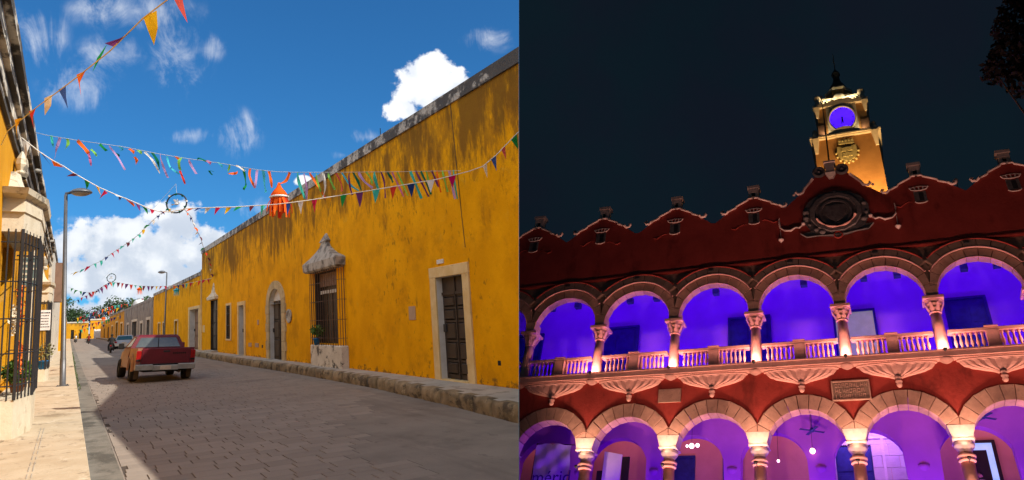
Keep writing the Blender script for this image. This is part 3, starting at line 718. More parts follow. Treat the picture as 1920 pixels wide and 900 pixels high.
L2 = house('house', 'far cream and brown house beyond the sunlit yellow one on the left', 51.01, 95, 6.9, XL + .12, 'pale_wall', [(56, 58, .7, 3.0), (66, 69, .2, 3.2), (80, 83, .2, 3.2)], side=-1, back=6, cop_mat='left_cornice')
for w in ((56, 58, .7, 3.0), (66, 69, .2, 3.2), (80, 83, .2, 3.2)): slab(L2, 'door', 'door_brown', XL - .1, *w, side=-1)
mb = MB(G); mb.box(XL + .12, XL + .5, 60, 62, 4.0, 6.6); mb.build('roof_sign_board', 'door_brown', L2)
L3 = house('yellow_house', 'far low sunlit yellow house on the left, seen past the lamp post', 95.01, 300, 5.2, XL + .3, 'yellow_left', [(110, 114, .2, 3), (140, 146, .2, 3)], side=-1, back=6, cop_mat='left_white')
for w in ((110, 114, .2, 3), (140, 146, .2, 3)): slab(L3, 'door', 'door_brown', XL + .1, *w, side=-1)
# sign board hung off the wall, the poster on the second bay
sg = thing('hanging_sign', 'grey green board hung edge-on from the yellow wall by the first barred window', 'sign', Matrix.Translation(G(-.8, 21.0, 3.0)))
mb = MB(G); mb.bbox(-.93, -.55, 20.9, 21.0, 2.95, 3.62, .01); bd = mb.build('board', 'sign_green', sg)
mb = MB(G); mb.tube([(-1.0, 20.95, 3.66), (-.55, 20.95, 3.64)], .02, 5); mb.build('bracket', 'black_iron', sg)
mb = MB(G)
for k, w in enumerate((.22, .26, .18, .24)): mb.box(-.88, -.88 + w, 20.893, 20.899, 3.45 - k * .12, 3.50 - k * .12)
mb.build('lettering', 'left_white', bd)
ps = thing('poster', 'white printed poster tied to the bars of the second barred window', 'poster', Matrix.Translation(G(-.6, 34.8, 2.2)))
mb = MB(G); mb.box(-.88, -.58, 34.80, 34.815, 2.02, 2.78); so_ = mb.build('sheet', 'poster_white', ps)
mb = MB(G)
for k in range(6):
    x = -.86
    while x < -.64:
        w = random.uniform(.015, .06); mb.box(x, x + w, 34.792, 34.798, 2.66 - k * .105, 2.70 - k * .105 - (.012 if k else 0)); x += w + .014
mb.build('print', 'ink', so_)
# ================================================================== STREET FURNITURE
def street_lamp(name, label, x, y, h, H, sgn, group):
    t = thing(name, label, 'street lamp', at(x, y, h, tilt=False) @ Matrix.Rotation(R(-1.2 * sgn), 4, 'Y'), group)
    mb = MB(); mb.lathe([(.14, 0), (.14, .03), (.088, .04), (.086, .9), (.078, .92), (.05, H)], 12); mb.build('pole', 'lamp_grey', t, local=True)
    mb = MB(); mb.box(-.17, .17, -.17, .17, -.02, .02)
    for a, b in ((-1, -1), (1, -1), (-1, 1), (1, 1)): mb.box(a * .13 - .02, a * .13 + .02, b * .13 - .02, b * .13 + .02, .02, .05)
    mb.build('base_plate', 'lamp_grey', t, local=True)
    mb = MB(); mb.tube([(0, 0, H - .05), (0, 0, H + .04), (.12 * sgn, 0, H + .07)], .05, 8); mb.build('arm', 'lamp_grey', t, local=True)
    mb = MB(); c = (.42 * sgn, 0, H + .05)
    mb.lathe([(.30, 0), (.33, .02), (.31, .07), (.24, .13), (.14, .17), (.02, .18)], 20, c); hd = mb.build('lamp_head', 'lamp_grey', t, local=True)
    mb = MB(); mb.lathe([(.06, -.10), (.18, -.07), (.27, -.02), (.29, .004)], 20, c); mb.build('lens', 'lamp_glass', hd, local=True)
    return t
street_lamp('street_lamp', 'tall grey lamp post with a dish head at the edge of the left pavement', -.12, 31.0, .12, 6.62, 1, 'street lamps')
street_lamp('street_lamp', 'slim lamp post on the right pavement before the lower yellow house', 7.15, 81.5, .3, 7.1, -1, 'street lamps')

# ---- pick-up truck seen from behind
def wheel(parent, x, y, r, w, face, dust):
    wo = MB(); n = 20
    prof = [(r * .62, -w / 2), (r * .9, -w / 2), (r * .98, -w * .38), (r, -w * .2), (r, w * .2), (r * .98, w * .38), (r * .9, w / 2), (r * .62, w / 2)]
    vs = []
    for rr, o in prof:
        for k in range(n): a = 2 * math.pi * k / n; vs.append((x + o, y + rr * math.cos(a), r + rr * math.sin(a)))
    m = len(prof); fs = [(i * n + k, i * n + (k + 1) % n, ((i + 1) % m) * n + (k + 1) % n, ((i + 1) % m) * n + k) for i in range(m) for k in range(n)]
    wo.add(vs, fs, smooth=True); wh = wo.build('wheel', 'tyre', parent, local=True)
    d = MB(); vs = []
    for rr, o in ((r * .64, face * w * .30), (r * .5, face * w * .36), (r * .42, face * w * .22), (.12, face * w * .25), (.001, face * w * .34)):
        for k in range(n): a = 2 * math.pi * k / n; vs.append((x + o, y + rr * math.cos(a), r + rr * math.sin(a)))
    d.add(vs, [(i * n + k, i * n + (k + 1) % n, (i + 1) * n + (k + 1) % n, (i + 1) * n + k) for i in range(4) for k in range(n)], smooth=True)
    d.build('rim', dust, wh, local=True)
tr = thing('pickup_truck', 'old burgundy pick-up truck with a tan rear wing, driving away up the street', 'pickup truck', at(2.70, 32.3, .0, R(3.0)) @ Matrix.Scale(.93, 4) @ Matrix.Rotation(R(1.6), 4, 'Y'))
def side_panel(s):
    mb = MB(); arc = [(.0 + .50 * math.cos(math.pi * i / 10), .42 + .48 * math.sin(math.pi * i / 10)) for i in range(11)]
    poly = [(1.15, .50), (1.15, 1.27), (-1.02, 1.30), (-1.06, .52)] + [(-a, b) for a, b in arc]
    mb.prism(poly, lambda a, b, d: (s * (d - (.05 if b > 1.2 else 0)), a, b), .84, 1.0)
    # swollen wheel arch
    n = 14
    vs = []
    for i in range(n + 1):
        a = math.pi * i / n
        for rr, xo in ((.50, 1.0), (.52, 1.07), (.60, 1.075), (.70, 1.0)): vs.append((s * xo, -rr * math.cos(a), .42 + rr * math.sin(a) * .96))
    mb.add(vs, [(i * 4 + k, i * 4 + k + 1, (i + 1) * 4 + k + 1, (i + 1) * 4 + k) for i in range(n) for k in range(3)], smooth=True)
    return mb
side_panel(-1).build('rear_wing', 'tan_paint', tr, local=True)['label'] = 'tan dusty left rear wing'
side_panel(1).build('rear_wing', 'red_paint', tr, local=True)
mb = MB(); mb.bbox(-.80, .80, -1.07, -1.0, .70, 1.285, .02); tg = mb.build('tailgate', 'red_paint', tr, local=True)
mb = MB()
mb.box(-.74, .74, -1.082, -1.068, .74, .765); mb.box(-.74, .74, -1.079, -1.068, 1.235, 1.26); mb.box(-.74, -.72, -1.078, -1.068, .77, 1.23); mb.box(.72, .74, -1.078, -1.068, .77, 1.23); mb.build('rib', 'red_paint', tg, local=True)
mb = MB(); mb.bbox(-.11, .11, -1.085, -1.06, 1.13, 1.20, .01); mb.build('handle', 'black_iron', tg, local=True)
mb = MB()
for k in range(7): mb.box(.22 + k * .065, .265 + k * .065, -1.076, -1.066, 1.055, 1.115)
mb.build('lettering', 'under_dark', tg, local=True)
for s in (-1, 1):
    mb = MB(); a, b = sorted((s * .825, s * .985)); mb.bbox(a, b, -1.085, -1.0, .78, 1.20, .015); tl = mb.build('tail_light', 'tail_red', tr, local=True)
    mb = MB(); mb.bbox(a + .01, b - .01, -1.095, -1.08, .80, .88, .005); mb.build('reverse_lens', 'under_dark', tl, local=True)
mb = MB(); mb.box(-.84, .84, -1.0, 1.1, .62, .68); mb.box(-.7, .7, -.9, 4.2, .38, .6); mb.box(-.84, .84, 1.06, 1.12, .68, 1.25); mb.build('chassis', 'under_dark', tr, local=True)
mb = MB()   # step bumper
for (a, b, z0, z1, y0) in ((-1.0, -.42, .47, .68, -1.22), (-.42, .42, .45, .64, -1.25), (.42, 1.0, .47, .68, -1.22)): mb.bbox(a + .003, b - .003, y0, -1.04, z0, z1, .025)
bp = mb.build('bumper', 'chrome_old', tr, local=True)
mb = MB(); mb.bbox(-.19, .17, -1.262, -1.25, .47, .63, .003); mb.build('number_plate', 'plate_white', bp, local=True)
# cab, bonnet
mb = MB()
L = [(.50, .99, 1.16, 3.05), (.95, 1.0, 1.16, 3.05), (1.28, .95, 1.16, 3.02), (1.74, .74, 1.30, 2.35), (1.81, .66, 1.42, 2.2)]
vs = []
for z, w, a, b in L: vs += [(-w, a, z), (w, a, z), (w, b, z), (-w, b, z)]
fs = [(0, 3, 2, 1), (16, 17, 18, 19)]
for i in range(4): fs += [(i * 4 + k, i * 4 + (k + 1) % 4, i * 4 + 4 + (k + 1) % 4, i * 4 + 4 + k) for k in range(4)]
mb.add(vs, fs); cab = mb.build('cab', 'red_paint', tr, local=True)
def on(z, u, y_off=0.0, side=None):   # a point on the cab's skin
    for (z0, w0, a0, b0), (z1, w1, a1, b1) in zip(L, L[1:]):
        if z0 <= z <= z1:
            k = (z - z0) / (z1 - z0); w, a, b = w0 + (w1 - w0) * k, a0 + (a1 - a0) * k, b0 + (b1 - b0) * k
            return (u * w, a - y_off, z) if side is None else (side * (w + y_off), a + (b - a) * u, z)
mb = MB(); p = [on(1.31, -.84), on(1.31, .84), on(1.69, .82), on(1.69, -.82)]; mb.add([(x, y - .012, z) for x, y, z in p] + [(x, y + .02, z) for x, y, z in p], [(0, 1, 2, 3), (0, 4, 5, 1), (1, 5, 6, 2), (2, 6, 7, 3), (3, 7, 4, 0)])
gl = mb.build('rear_window', 'truck_glass', cab, local=True)
mb = MB(); mb.add([(x * .02, y - .02, z) for x, y, z in p] + [(x * .02, y, z) for x, y, z in p], [(0, 1, 2, 3), (0, 4, 5, 1), (2, 6, 7, 3)]); mb.build('window_bar', 'under_dark', cab, local=True)
for s in (-1, 1):
    mb = MB(); p = [on(1.32, .12, .008, s), on(1.32, .70, .008, s), on(1.68, .52, .008, s), on(1.68, .14, .008, s)]; mb.add(p, [(0, 1, 2, 3)]); mb.build('side_window', 'truck_glass', cab, local=True)
    mb = MB(); mb.bbox(*sorted((s * 1.02, s * 1.2)), 2.72, 2.82, 1.26, 1.46, .02); mb.tube([(s * .95, 2.75, 1.28), (s * 1.1, 2.77, 1.34)], .02, 5); mb.build('mirror', 'red_paint' if s > 0 else 'under_dark', cab, local=True)
mb = MB(); mb.hexa([(-1, 3.06, .45), (1, 3.06, .45), (.96, 4.5, .45), (-.96, 4.5, .45), (-.95, 3.04, 1.2), (.95, 3.04, 1.2), (.88, 4.5, 1.06), (-.88, 4.5, 1.06)]); mb.build('bonnet', 'tan_paint', tr, local=True)
for x, f, d in ((-.90, -1, 'rim'), (.90, 1, 'rim')):
    wheel(tr, x, 0.0, .40, .27, f, d); wheel(tr, x, 3.75, .40, .27, f, d)
mb = MB(); mb.tube([(.5, -1.0, .36), (.5, -.3, .38)], .04, 8); mb.build('exhaust', 'rust_iron', tr, local=True)
for s in (-1, 1): MB().box(*sorted((s * .96, s * .80)), -.72, -.70, .12, .52).build('mud_flap', 'tyre_dust', tr, local=True)

# ---- people, motorcycles, far car
def skin_mesh(name, joints, edges, radii, mat, sub=1):
    me = bpy.data.meshes.new(name); me.from_pydata(joints, edges, [])
    o = bpy.data.objects.new('tmp', me); col.objects.link(o)
    m = o.modifiers.new('s', 'SKIN'); m.use_smooth_shade = True
    for d, r_ in zip(me.skin_vertices[0].data, radii): d.radius = (r_, r_) if not isinstance(r_, tuple) else r_
    me.skin_vertices[0].data[0].use_root = True
    ms = o.modifiers.new('ss', 'SUBSURF'); ms.levels = ms.render_levels = sub
    dg = bpy.context.evaluated_depsgraph_get(); out = bpy.data.meshes.new_from_object(o.evaluated_get(dg))
    out.name = name; bpy.data.objects.remove(o)
    a = out.attributes.new('raw', 'FLOAT_VECTOR', 'POINT'); co = np.zeros(len(out.vertices) * 3, np.float32); out.vertices.foreach_get('co', co); a.data.foreach_set('vector', co)
    out.materials.clear(); out.materials.append(MATS[mat]); return out
def person(label, M4, pose, shirt, legs='black_cloth', group=None):
    """body, clothes and head in one continuous figure, hair and shirt as children"""
    t = thing('person', label, 'person', M4, group)
    J = [(0, 0, .93), (0, 0, 1.12), (0, .01, 1.38), (0, .02, 1.50), (0, .03, 1.60), (0, .04, 1.70)]; RR = [.15, .135, .16, .065, .085, .075]
    E_ = [(0, 1), (1, 2), (2, 3), (3, 4), (4, 5)]
    def chain(start, pts, rs):
        p = start
        for q, r_ in zip(pts, rs): J.append(q); RR.append(r_); E_.append((p, len(J) - 1)); p = len(J) - 1
    if pose == 'ride':
        for s in (-1, 1):
            chain(0, [(s * .12, .05, .88), (s * .2, .38, .78), (s * .2, .30, .36), (s * .2, .44, .32)], [.10, .075, .05, .045])
            chain(2, [(s * .2, .03, 1.40), (s * .27, .18, 1.18), (s * .26, .42, 1.14), (s * .25, .48, 1.14)], [.065, .05, .04, .035])
    else:
        for s in (-1, 1):
            chain(0, [(s * .1, 0, .86), (s * .11, .02 * s, .48), (s * .11, -.02, .08), (s * .12, .10, .04)], [.10, .065, .045, .04])
            chain(2, [(s * .19, 0, 1.41), (s * .24, -.01, 1.14), (s * .24, .06, .90), (s * .23, .09, .82)], [.065, .048, .038, .035])
    me = skin_mesh('body', J, E_, RR, legs)
    b = bpy.data.objects.new('body', me); col.objects.link(b); b.parent = t
    mb = MB(); mb.lathe([(.165, .0), (.17, .12), (.15, .25), (.19, .46), (.17, .56), (.075, .62)], 12, (0, .005, .90)); mb.build('shirt', shirt, t, local=True)
    mb = MB(); mb.ball((0, .045, 1.665), .098, 12, 8, .9, 1.05, 1.15); hd = mb.build('head', 'skin', t, local=True)
    mb = MB(); mb.ball((0, .028, 1.695), .106, 12, 8, .95, 1.05, 1.05); mb.build('hair', 'hair_black', hd, local=True)
    mb = MB(); mb.ball((0, .150, 1.655), .018, 6, 4); mb.box(-.045, -.025, .135, .15, 1.675, 1.685); mb.box(.025, .045, .135, .15, 1.675, 1.685); mb.box(-.025, .025, .135, .145, 1.612, 1.62); mb.build('face', 'skin', hd, local=True)
    return t
def motorcycle(label, M4, paint):
    t = thing('motorcycle', label, 'motorcycle', M4, 'motorcycles on the street')
    wheel(t, 0, -.62, .30, .12, 1, 'rim'); wheel(t, 0, .66, .30, .10, 1, 'rim')
    mb = MB(); mb.hexa([(-.11, -.75, .62), (.11, -.75, .62), (.13, .1, .66), (-.13, .1, .66), (-.09, -.78, .74), (.09, -.78, .74), (.11, .1, .78), (-.11, .1, .78)]); mb.build('seat', 'black_cloth', t, local=True)
    mb = MB(); mb.hexa([(-.13, .1, .62), (.13, .1, .62), (.1, .5, .68), (-.1, .5, .68), (-.12, .1, .86), (.12, .1, .86), (.08, .48, .9), (-.08, .48, .9)]); mb.box(-.06, .06, -.7, -.55, .60, .66); mb.build('tank', paint, t, local=True)
    mb = MB(); mb.tube([(0, .66, .3), (0, .5, .92), (0, .46, 1.05)], .035, 6); mb.tube([(-.34, .40, 1.08), (0, .47, 1.06), (.34, .40, 1.08)], .018, 6); mb.build('handlebar', 'black_iron', t, local=True)
    mb = MB(); mb.hexa([(-.14, -.3, .22), (.14, -.3, .22), (.14, .35, .25), (-.14, .35, .25), (-.1, -.3, .6), (.1, -.3, .6), (.1, .35, .6), (-.1, .35, .6)]); mb.tube([(.16, .1, .28), (.17, -.8, .36)], .045, 8); mb.build('engine', 'black_iron', t, local=True)
    mb = MB(); mb.bbox(-.06, .06, -.86, -.80, .60, .70, .01); mb.build('tail_light', 'tail_red', t, local=True)
    return t
for lab, x, y, yaw, paint, shirt, rl in (('dark motorcycle beyond the pick-up truck, on its left', 3.0, 80.5, -4, 'black_iron', 'black_cloth', 'rider in black on the dark motorcycle beyond the pick-up truck'),
                                        ('red motorcycle far up the street before the white wall', 2.6, 154, 0, 'red_paint', 'red_cloth', 'rider in red far up the street before the white wall'),
                                        ('pale motorcycle far up the street beside the left pavement', 1.0, 181, 180, 'silver_paint', 'white_cloth', 'rider in white far up the street beside the left pavement')):
    sc_ = 1.25 if y < 100 else 1.5
    M4 = at(x, y, 0, R(yaw))
    motorcycle(lab, M4, paint); person(rl, M4 @ Matrix.Translation((0, -.25, -.12)), 'ride', shirt, 'black_cloth', 'motorcycle riders')
car = thing('parked_car', 'silver car with a teal rear window standing far beyond the pick-up truck', 'car', at(4.9, 97.5, 0, R(-6)))
mb = MB(); Lc = [(.30, .82, -2.0, 2.0), (.62, .90, -2.05, 2.05), (.92, .86, -1.95, 1.9), (.96, .84, -1.9, 1.0), (1.42, .66, -1.35, .3), (1.47, .60, -1.2, .15)]
vs = []
for z, w, a, b in Lc: vs += [(-w, a, z), (w, a, z), (w, b, z), (-w, b, z)]
fs = [(0, 3, 2, 1), (20, 21, 22, 23)]
for i in range(5): fs += [(i * 4 + k, i * 4 + (k + 1) % 4, i * 4 + 4 + (k + 1) % 4, i * 4 + 4 + k) for k in range(4)]
mb.add(vs, fs); cb = mb.build('body', 'silver_paint', car, local=True)
mb = MB(); mb.add([(-.72, -1.90, .99), (.72, -1.90, .99), (.60, -1.40, 1.39), (-.60, -1.40, 1.39)], [(0, 1, 2, 3)]); mb.build('rear_window', 'teal_glass', car, local=True)
for s in (-1, 1):
    mb = MB(); mb.add([(s * .845, -1.6, .99), (s * .845, .8, .99), (s * .68, .25, 1.4), (s * .68, -1.2, 1.4)], [(0, 1, 2, 3)]); mb.build('side_window', 'teal_glass', car, local=True)
    mb = MB(); mb.bbox(*sorted((s * .62, s * .86)), -2.06, -1.98, .66, .84, .01); mb.build('tail_light', 'tail_red', car, local=True)
    wheel(car, s * .78, -1.25, .30, .2, s, 'rim'); wheel(car, s * .78, 1.3, .30, .2, s, 'rim')
mb = MB(); mb.bbox(-.86, .86, -2.12, -2.0, .34, .58, .03); bpc = mb.build('bumper', 'white_reveal', car, local=True)
mb = MB(); mb.bbox(-.22, .22, -2.13, -2.115, .62, .74, .005); mb.build('number_plate', 'plate_white', car, local=True)

# ---- plants and trees
def leaves(n, cfun, size, squash=1.0):
    c = np.array([cfun() for _ in range(n)]); a = rng.normal(size=(n, 3)); a /= np.linalg.norm(a, axis=1)[:, None]
    b = np.cross(a, rng.normal(size=(n, 3))); b /= np.linalg.norm(b, axis=1)[:, None]
    s = size * rng.uniform(.6, 1.4, size=(n, 1))
    V = np.stack([c - a * s, c + b * s * .5, c + a * s, c - b * s * .5], 1).reshape(-1, 3)
    return V, [(4 * i, 4 * i + 1, 4 * i + 2, 4 * i + 3) for i in range(n)]
def clump_fun(cl):
    tot = sum(c[3] ** 2 for c in cl); ps = [c[3] ** 2 / tot for c in cl]
    def f():
        c = cl[rng.choice(len(cl), p=ps)]; d = rng.normal(size=3); d /= np.linalg.norm(d); return np.array(c[:3]) + d * c[3] * rng.uniform(.45, 1.05) ** .6
    return f
def potted(name, label, M4, pot, pm_, leaf, n, cl, size, group):
    t = thing(name, label, 'plant', M4, group)
    mb = MB(); r0, h = pot; mb.lathe([(r0 * .7, 0), (r0, h), (r0 * 1.1, h), (r0 * 1.1, h + .03), (r0 * .85, h + .03), (r0 * .8, h - .05)], 12); mb.build('pot', pm_, t, local=True)
    V, F_ = leaves(n, clump_fun(cl), size); mb = MB(); mb.add(V, F_); mb.build('leaves', leaf, t, local=True)
    mb = MB()
    for c in cl[:5]: mb.tube([(0, 0, h - .02), (c[0] * .5, c[1] * .5, h + (c[2] - h) * .6), c[:3]], .008, 4)
    mb.build('stem', 'bark', t, local=True)
potted('potted_bush', 'green leafy bush in a terracotta pot behind the bars of the nearest window', at(-.74, 17.9, .80, tilt=False), (.13, .22), 'terracotta', 'bush_leaf', 650, [(.0, -.6, .36, .2), (0, -.2, .40, .22), (.02, .3, .38, .2), (.02, .6, .32, .18), (0, 0, .46, .14)], .045, 'plants in the left windows')
potted('potted_bush', 'dry twiggy plant in a blue pot on the second window ledge', at(-.76, 35.3, .56, tilt=False), (.16, .28), 'blue_pot', 'dry_leaf', 260, [(0, -.2, .6, .3), (.1, .2, .75, .25), (-.1, .1, .55, .3)], .05, 'plants in the left windows')
potted('potted_bush', 'small dark plant in a blue pot inside the bay window of the tall yellow house', at(XW - .2, 28.6, 1.09, tilt=False), (.13, .22), 'blue_pot', 'bush_leaf', 160, [(0, -.2, .5, .22), (0, .2, .6, .2)], .06, 'plants in the right window')
for i, (x, y, h, L_, m_, lab) in enumerate(((-.72, 17.0, 2.0, .75, 'orange_flower', 'upper string of orange paper flowers hung inside the nearest barred window'), (-.70, 17.2, 1.15, .6, 'orange_flower', 'lower string of orange paper flowers hung inside the nearest barred window'), (-.78, 16.7, 1.9, .45, 'left_white', 'white paper decoration hung at the top left of the nearest barred window'))):
    t = thing('paper_garland', lab, 'garland', Matrix.Translation(G(x, y, h)), 'garlands in the barred window')
    mb = MB(); mb.tube([(0, 0, L_), (0, 0, 0)], .004, 4); mb.build('string', 'rope', t, local=True)
    for k in range(6):
        V, F_ = leaves(16, lambda: np.array([0, 0, L_ * (k + .5) / 6]) + rng.normal(size=3) * np.array((.02, .05, .03)), .045); mb = MB(); mb.add(V, F_); mb.build('flower', m_, t, local=True)
def tree(label, x, y, h, H, r_, n, size, mat='tree_leaf', group='trees beyond the street', M4=None, clumps=None):
    t = thing('tree', label, 'tree', M4 or at(x, y, h, tilt=False), group)
    cl = []
    for k in range(16):
        a = random.uniform(0, 6.28); q = random.uniform(.1, .8); cl.append((q * r_ * math.cos(a), q * r_ * math.sin(a), H * .72 + random.uniform(-.36, .42) * r_ * (1.1 - q * .5), random.uniform(.26, .44) * r_))
    cl = clumps or cl
    V, F_ = leaves(n, clump_fun(cl), size); mb = MB(); mb.add(V, F_); mb.build('crown', mat, t, local=True)
    mb = MB(); mb.tube([(0, 0, 0), (.05 * r_, 0, H * .3), (0, .03 * r_, H * .6)], [.07 * r_ + .05, .05 * r_ + .03, .03 * r_ + .02], 8)
    for c in cl[:7]: mb.tube([(.03 * r_, 0, H * .35), (c[0] * .5, c[1] * .5, H * .5), c[:3]], [.035 * r_, .022 * r_, .008 * r_], 5)
    mb.build('trunk', 'bark', t, local=True)
    return t
for lab, x, y, H, r_ in (('round dark tree behind the houses, above the end of the street', 13.5, 335, 15.5, 6.5), ('low dark tree left of the round one at the end of the street', 7.0, 345, 12, 5.5),
                        ('bushy tree behind the long ochre house at the street end', 1.5, 340, 11, 5), ('broad tree rising over the roof of the grey house', 12.5, 175, 9.8, 3.8),
                        ('tall dark tree beyond the left houses, just behind the lamp post', -3.5, 290, 17, 4.6), ('second tree beyond the left houses, right of the lamp post', 0.6, 345, 13, 4.5), ('spreading tree over the far yellow houses on the right', 20, 330, 15, 6)):
    tree(lab, x, y, -.5, H, r_, 900, .045 * r_ + .16)

